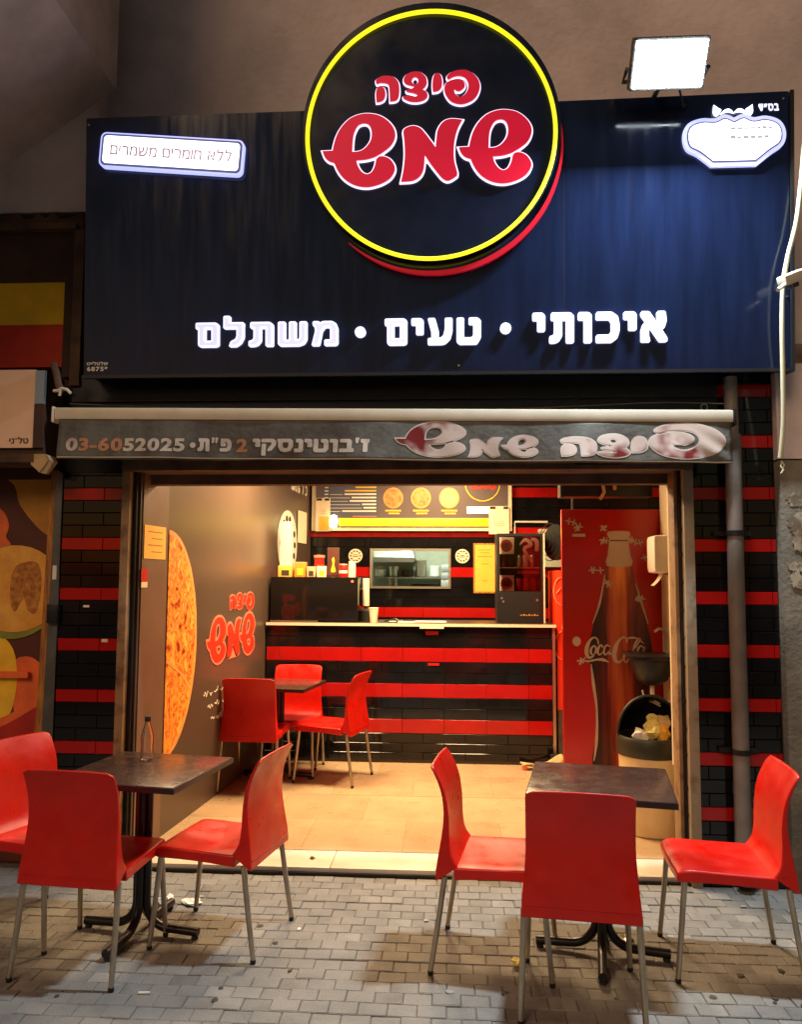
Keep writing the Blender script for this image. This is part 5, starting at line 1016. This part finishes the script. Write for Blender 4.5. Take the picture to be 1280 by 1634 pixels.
# ================================================================== TABLES AND CHAIRS
def lerp_tab(tab, t):
    for i in range(len(tab)-1):
        if t <= tab[i+1][0] or i == len(tab)-2:
            a, c = tab[i], tab[i+1]; k = (t-a[0])/(c[0]-a[0]); k = k*k*(3-2*k) if len(a) == 2 else k
            return a[1]+(c[1]-a[1])*k
def catm(P, t):
    n = len(P)-1; x = min(max(t, 0), 1)*n; i = min(int(x), n-1); f = x-i
    g = lambda j: Vector(P[min(max(j, 0), n)])
    p0, p1, p2, p3 = g(i-1), g(i), g(i+1), g(i+2)
    return 0.5*((2*p1)+(p2-p0)*f+(2*p0-5*p1+4*p2-p3)*f*f+(-p0+3*p1-3*p2+p3)*f**3)
def make_chair():
    r = empty('chair')
    # backrest: front face follows an S profile, rear face runs straight down to below the seat -> wedge-shaped sides
    front = [(-0.150, 0.432), (-0.183, 0.475), (-0.199, 0.545), (-0.206, 0.64), (-0.222, 0.74), (-0.262, 0.838)]
    rear = [(-0.243, 0.372), (-0.240, 0.46), (-0.232, 0.56), (-0.228, 0.65), (-0.240, 0.745), (-0.274, 0.836)]
    def half(z): return 0.202+0.020*max(0, (0.62-z)/0.25)**1.3
    def surf(P, fwd):
        def fn(u, v):
            p = catm(P, v); s = 2*u-1; z = p[1]; hw = half(z)-0.004*(v > 0.97)
            y = p[0]+fwd*0.016*(s*s)*math.sin(math.pi*min(1, max(0, (z-0.42)/0.45)))
            zt = z+0.006*(1-s*s)*(v > 0.9)-0.010*(abs(s) > 0.93)*(v > 0.97)
            return (s*hw, y, zt)
        return fn
    nu, nv = 16, 14; b = MB(); fA, fB = surf(front, 1), surf(rear, 1)
    b.grid(fA, nu, nv); b.grid(fB, nu, nv)
    for u in (0.0, 1.0):
        for j in range(nv): b.add([fA(u, j/nv), fB(u, j/nv), fB(u, (j+1)/nv), fA(u, (j+1)/nv)], [(0, 1, 2, 3)])
    for v in (0.0, 1.0):
        for i in range(nu): b.add([fA(i/nu, v), fA((i+1)/nu, v), fB((i+1)/nu, v), fB(i/nu, v)], [(0, 1, 2, 3)])
    bk = b.build('backrest', 'chair_red', r, smooth=True)
    bv = bk.modifiers.new('soft_edges', 'BEVEL'); bv.width = 0.005; bv.segments = 2; bv.angle_limit = R(50)
    bx('moulding_ridge', 'chair_red', r, -0.205, 0.205, -0.2452, -0.2408, 0.408, 0.414, 0.0012)
    # seat with waterfall front and deep apron
    def top(u, v):
        s = 2*u-1; y = -0.165+0.39*v; z = 0.436+0.012*v-0.012*math.sin(math.pi*min(1, v*1.15))*(1-s*s)
        if v > 0.88: z -= 0.022*((v-0.88)/0.12)**2
        hw = 0.219-0.006*v-0.012*(max(0, v-0.9)/0.1)**2
        if abs(s) > 0.97: z -= 0.004
        return (s*hw, y+0.006*(1-s*s)*(v > 0.9), z)
    def low(u, v):
        s = 2*u-1; x, y, z = top(u, v); return (x*1.012, y, 0.383+0.010*v+0.006*math.sin(math.pi*v))
    b = MB(); nu, nv = 14, 14; b.grid(top, nu, nv); b.grid(low, nu, nv)
    for u in (0.0, 1.0):
        for j in range(nv): b.add([top(u, j/nv), low(u, j/nv), low(u, (j+1)/nv), top(u, (j+1)/nv)], [(0, 1, 2, 3)])
    for v in (0.0, 1.0):
        for i in range(nu): b.add([top(i/nu, v), top((i+1)/nu, v), low((i+1)/nu, v), low(i/nu, v)], [(0, 1, 2, 3)])
    se = b.build('seat', 'chair_red', r, smooth=True)
    bv = se.modifiers.new('soft_edges', 'BEVEL'); bv.width = 0.006; bv.segments = 2; bv.angle_limit = R(50)
    b = MB(); b.lathe([(0.007, 0.0), (0.007, 0.0008), (0, 0.0009)], n=10); b.build('drain_hole', 'rubber', r, loc=(0, -0.085, 0.4295))
    for sx in (-1, 1):
        for (x0, y0, x1, y1, z0) in ((0.198, 0.195, 0.212, 0.232, 0.392), (0.210, -0.205, 0.222, -0.262, 0.385)):
            b = MB(); b.tube([(sx*x0, y0, z0+0.006), (sx*(x0+x1)/2, (y0+y1)/2, z0*0.5), (sx*x1, y1, 0.016)], [0.0125, 0.0118, 0.011], 12)
            lg = b.build('leg', 'chair_leg', r, smooth=True)
            b = MB(); b.lathe([(0.0105, 0.0), (0.0120, 0.002), (0.0118, 0.017), (0.0108, 0.018)], n=12); b.build('foot_cap', 'rubber', lg, smooth=True, loc=(sx*x1, y1, 0.0))
    return r
CH = make_chair(); CH['category'] = 'chair'; used = [False]
def chair(x, y, deg, label, group, z=0.001, s=1.0):
    o = CH if not used[0] else dup(CH); used[0] = True
    o.location = (x, y, z); o.rotation_euler = (0, 0, R(deg)); o.scale = (s, s, s); o['label'] = label; o['group'] = group
    return o
GO, GI = 'red chairs on the pavement', 'red chairs inside the shop'
chair(-1.525, -0.80, -6, 'red chair seen from behind at the left pavement table', GO)
chair(-1.05, -0.555, 80, 'red chair in side view right of the left pavement table', GO)
chair(-1.885, -0.52, -112, 'red chair cut by the left edge, behind the left table', GO)
chair(0.513, -0.975, -7, 'red chair seen from behind at the right pavement table', GO)
chair(0.215, -0.68, -99, 'red chair left of the right pavement table facing it', GO)
chair(1.175, -0.66, 85, 'red chair at the right edge facing the right table', GO)
chair(-1.485, 1.90, -2, 'red chair inside seen from behind next to the mural', GI, FL+0.002)
chair(-1.30, 2.37, 180, 'red chair inside with its back against the tiled counter', GI, FL+0.002)
chair(-0.94, 2.17, 76, 'red chair inside in side view right of the small table', GI, FL+0.002)

def make_table(name):
    r = empty(name)
    b = MB(); b.box(-0.30, 0.30, -0.30, 0.30, 0.712, 0.740, 0.006); b.build('tabletop', 'table_top', r, smooth=True)
    b = MB()
    for x0, x1, y0, y1 in ((-0.3015, 0.3015, -0.3035, -0.3003), (-0.3015, 0.3015, 0.3003, 0.3035), (-0.3035, -0.3003, -0.30, 0.30), (0.3003, 0.3035, -0.30, 0.30)): b.box(x0, x1, y0, y1, 0.713, 0.737)
    b.build('edge_band', 'table_edge', r)
    bx('mount_plate', 'dark_metal', r, -0.13, 0.13, -0.13, 0.13, 0.704, 0.7115)
    for k in range(4):
        a = R(45+90*k-45); d = Vector((math.cos(a), math.sin(a), 0))
        pts = [d*0.024+Vector((0, 0, 0.704)), d*0.024+Vector((0, 0, 0.30))]
        for q in range(9):
            t = R(90*q/8); pts.append(d*(0.024+0.11*(1-math.cos(t)))+Vector((0, 0, 0.145-0.11*math.sin(t)+0.0)))
        pts.append(d*0.285+Vector((0, 0, 0.030)))
        b = MB(); b.tube(pts, 0.0195, 10); lg = b.build('leg', 'black_paint', r, smooth=True)
        b = MB(); b.lathe([(0.015, 0.0), (0.017, 0.003), (0.014, 0.014)], n=10, c=(d.x*0.268, d.y*0.268, 0)); b.build('glide', 'rubber', lg)
    return r
TB = make_table('table'); TB['category'] = 'table'; TB['group'] = 'square dark cafe tables'
TB.location = (-1.415, -0.565, 0.001); TB.rotation_euler = (0, 0, R(-9)); TB['label'] = 'dark square table on the left of the pavement with a bottle on it'
dup(TB, None, (0.665, -0.62, 0.001), R(-10), 'dark square table on the right of the pavement')
dup(TB, None, (-1.37, 2.17, FL+0.002), R(-8), 'dark square table inside the shop by the mural')

# bottle on the left table
bo = empty('glass_bottle', (-1.475, -0.40, 0.742), label='empty clear bottle with dark cap on the left table', cat='bottle')
b = MB(); b.lathe([(0.0, 0.004), (0.026, 0.0), (0.031, 0.004), (0.032, 0.03), (0.029, 0.06), (0.031, 0.085), (0.029, 0.115), (0.020, 0.150), (0.0135, 0.172), (0.0130, 0.190), (0.0105, 0.190), (0.011, 0.170), (0.0175, 0.148), (0.0265, 0.114), (0.0285, 0.085), (0.0265, 0.06), (0.0295, 0.03), (0.0285, 0.007), (0.0, 0.008)], n=24); b.build('body', 'glass', bo, smooth=True)
b = MB(); b.lathe([(0.0148, 0.182), (0.0150, 0.186), (0.0150, 0.204), (0.013, 0.207), (0.0, 0.207)], n=20); b.build('cap', 'black_plastic', bo, smooth=True)

# litter
rr = random.Random(21)
def scrap(name, x, y, s, m, label, cat, flatk=0.4, z=0.0):
    bm = bmesh.new(); bmesh.ops.create_icosphere(bm, subdivisions=2, radius=1.0)
    for v in bm.verts:
        k = rr.uniform(0.55, 1.2); v.co = Vector((v.co.x*s*k*1.3, v.co.y*s*k, max(0.0, (v.co.z*0.5+0.5)*s*flatk*k)))
    me = bpy.data.meshes.new(name); bm.to_mesh(me); bm.free(); o = link(name, me, m, None, (x, y, z+0.001), label=label, cat=cat); o.rotation_euler = (0, 0, rr.uniform(0, 6)); return o
scrap('tissue', -1.285, -0.22, 0.045, 'tissue', 'flat crumpled white tissue right of the left table base', 'tissue', 0.35)
scrap('tissue', -1.405, -0.26, 0.040, 'tissue', 'standing crumpled tissue leaning near the left table base', 'tissue', 1.3)
scrap('wrapper', 0.285, -0.76, 0.022, 'litter_yellow', 'small yellowish wrapper by the right table foot', 'wrapper', 1.6)
scrap('wrapper', 0.80, -0.47, 0.030, 'steel', 'silvery wrapper behind the right table base', 'wrapper', 0.5)
b = MB(); b.tube([(-0.022, 0, 0.0045), (0.022, 0, 0.0045)], 0.004, 8); o = b.build('cigarette_end', 'tissue', None, loc=(-1.196, -1.09, 0.001), label='white cigarette end in front of the left table', cat='cigarette end'); o.rotation_euler = (0, 0, 0.1)
scrap('pebble', -0.663, -0.864, 0.010, 'bin_bag', 'small dark crumb on the pavement between the tables', 'crumb', 0.6)
scrap('paper_bit', -0.70, -0.475, 0.009, 'tissue', 'tiny white paper bit by a chair foot', 'paper bit', 0.6)
scrap('leaf', -0.78, 0.36, 0.016, 'poster_ground', 'small dark dry leaf lying on the threshold', 'leaf', 0.5, FL)

bpy.data.scenes.remove(WORK)
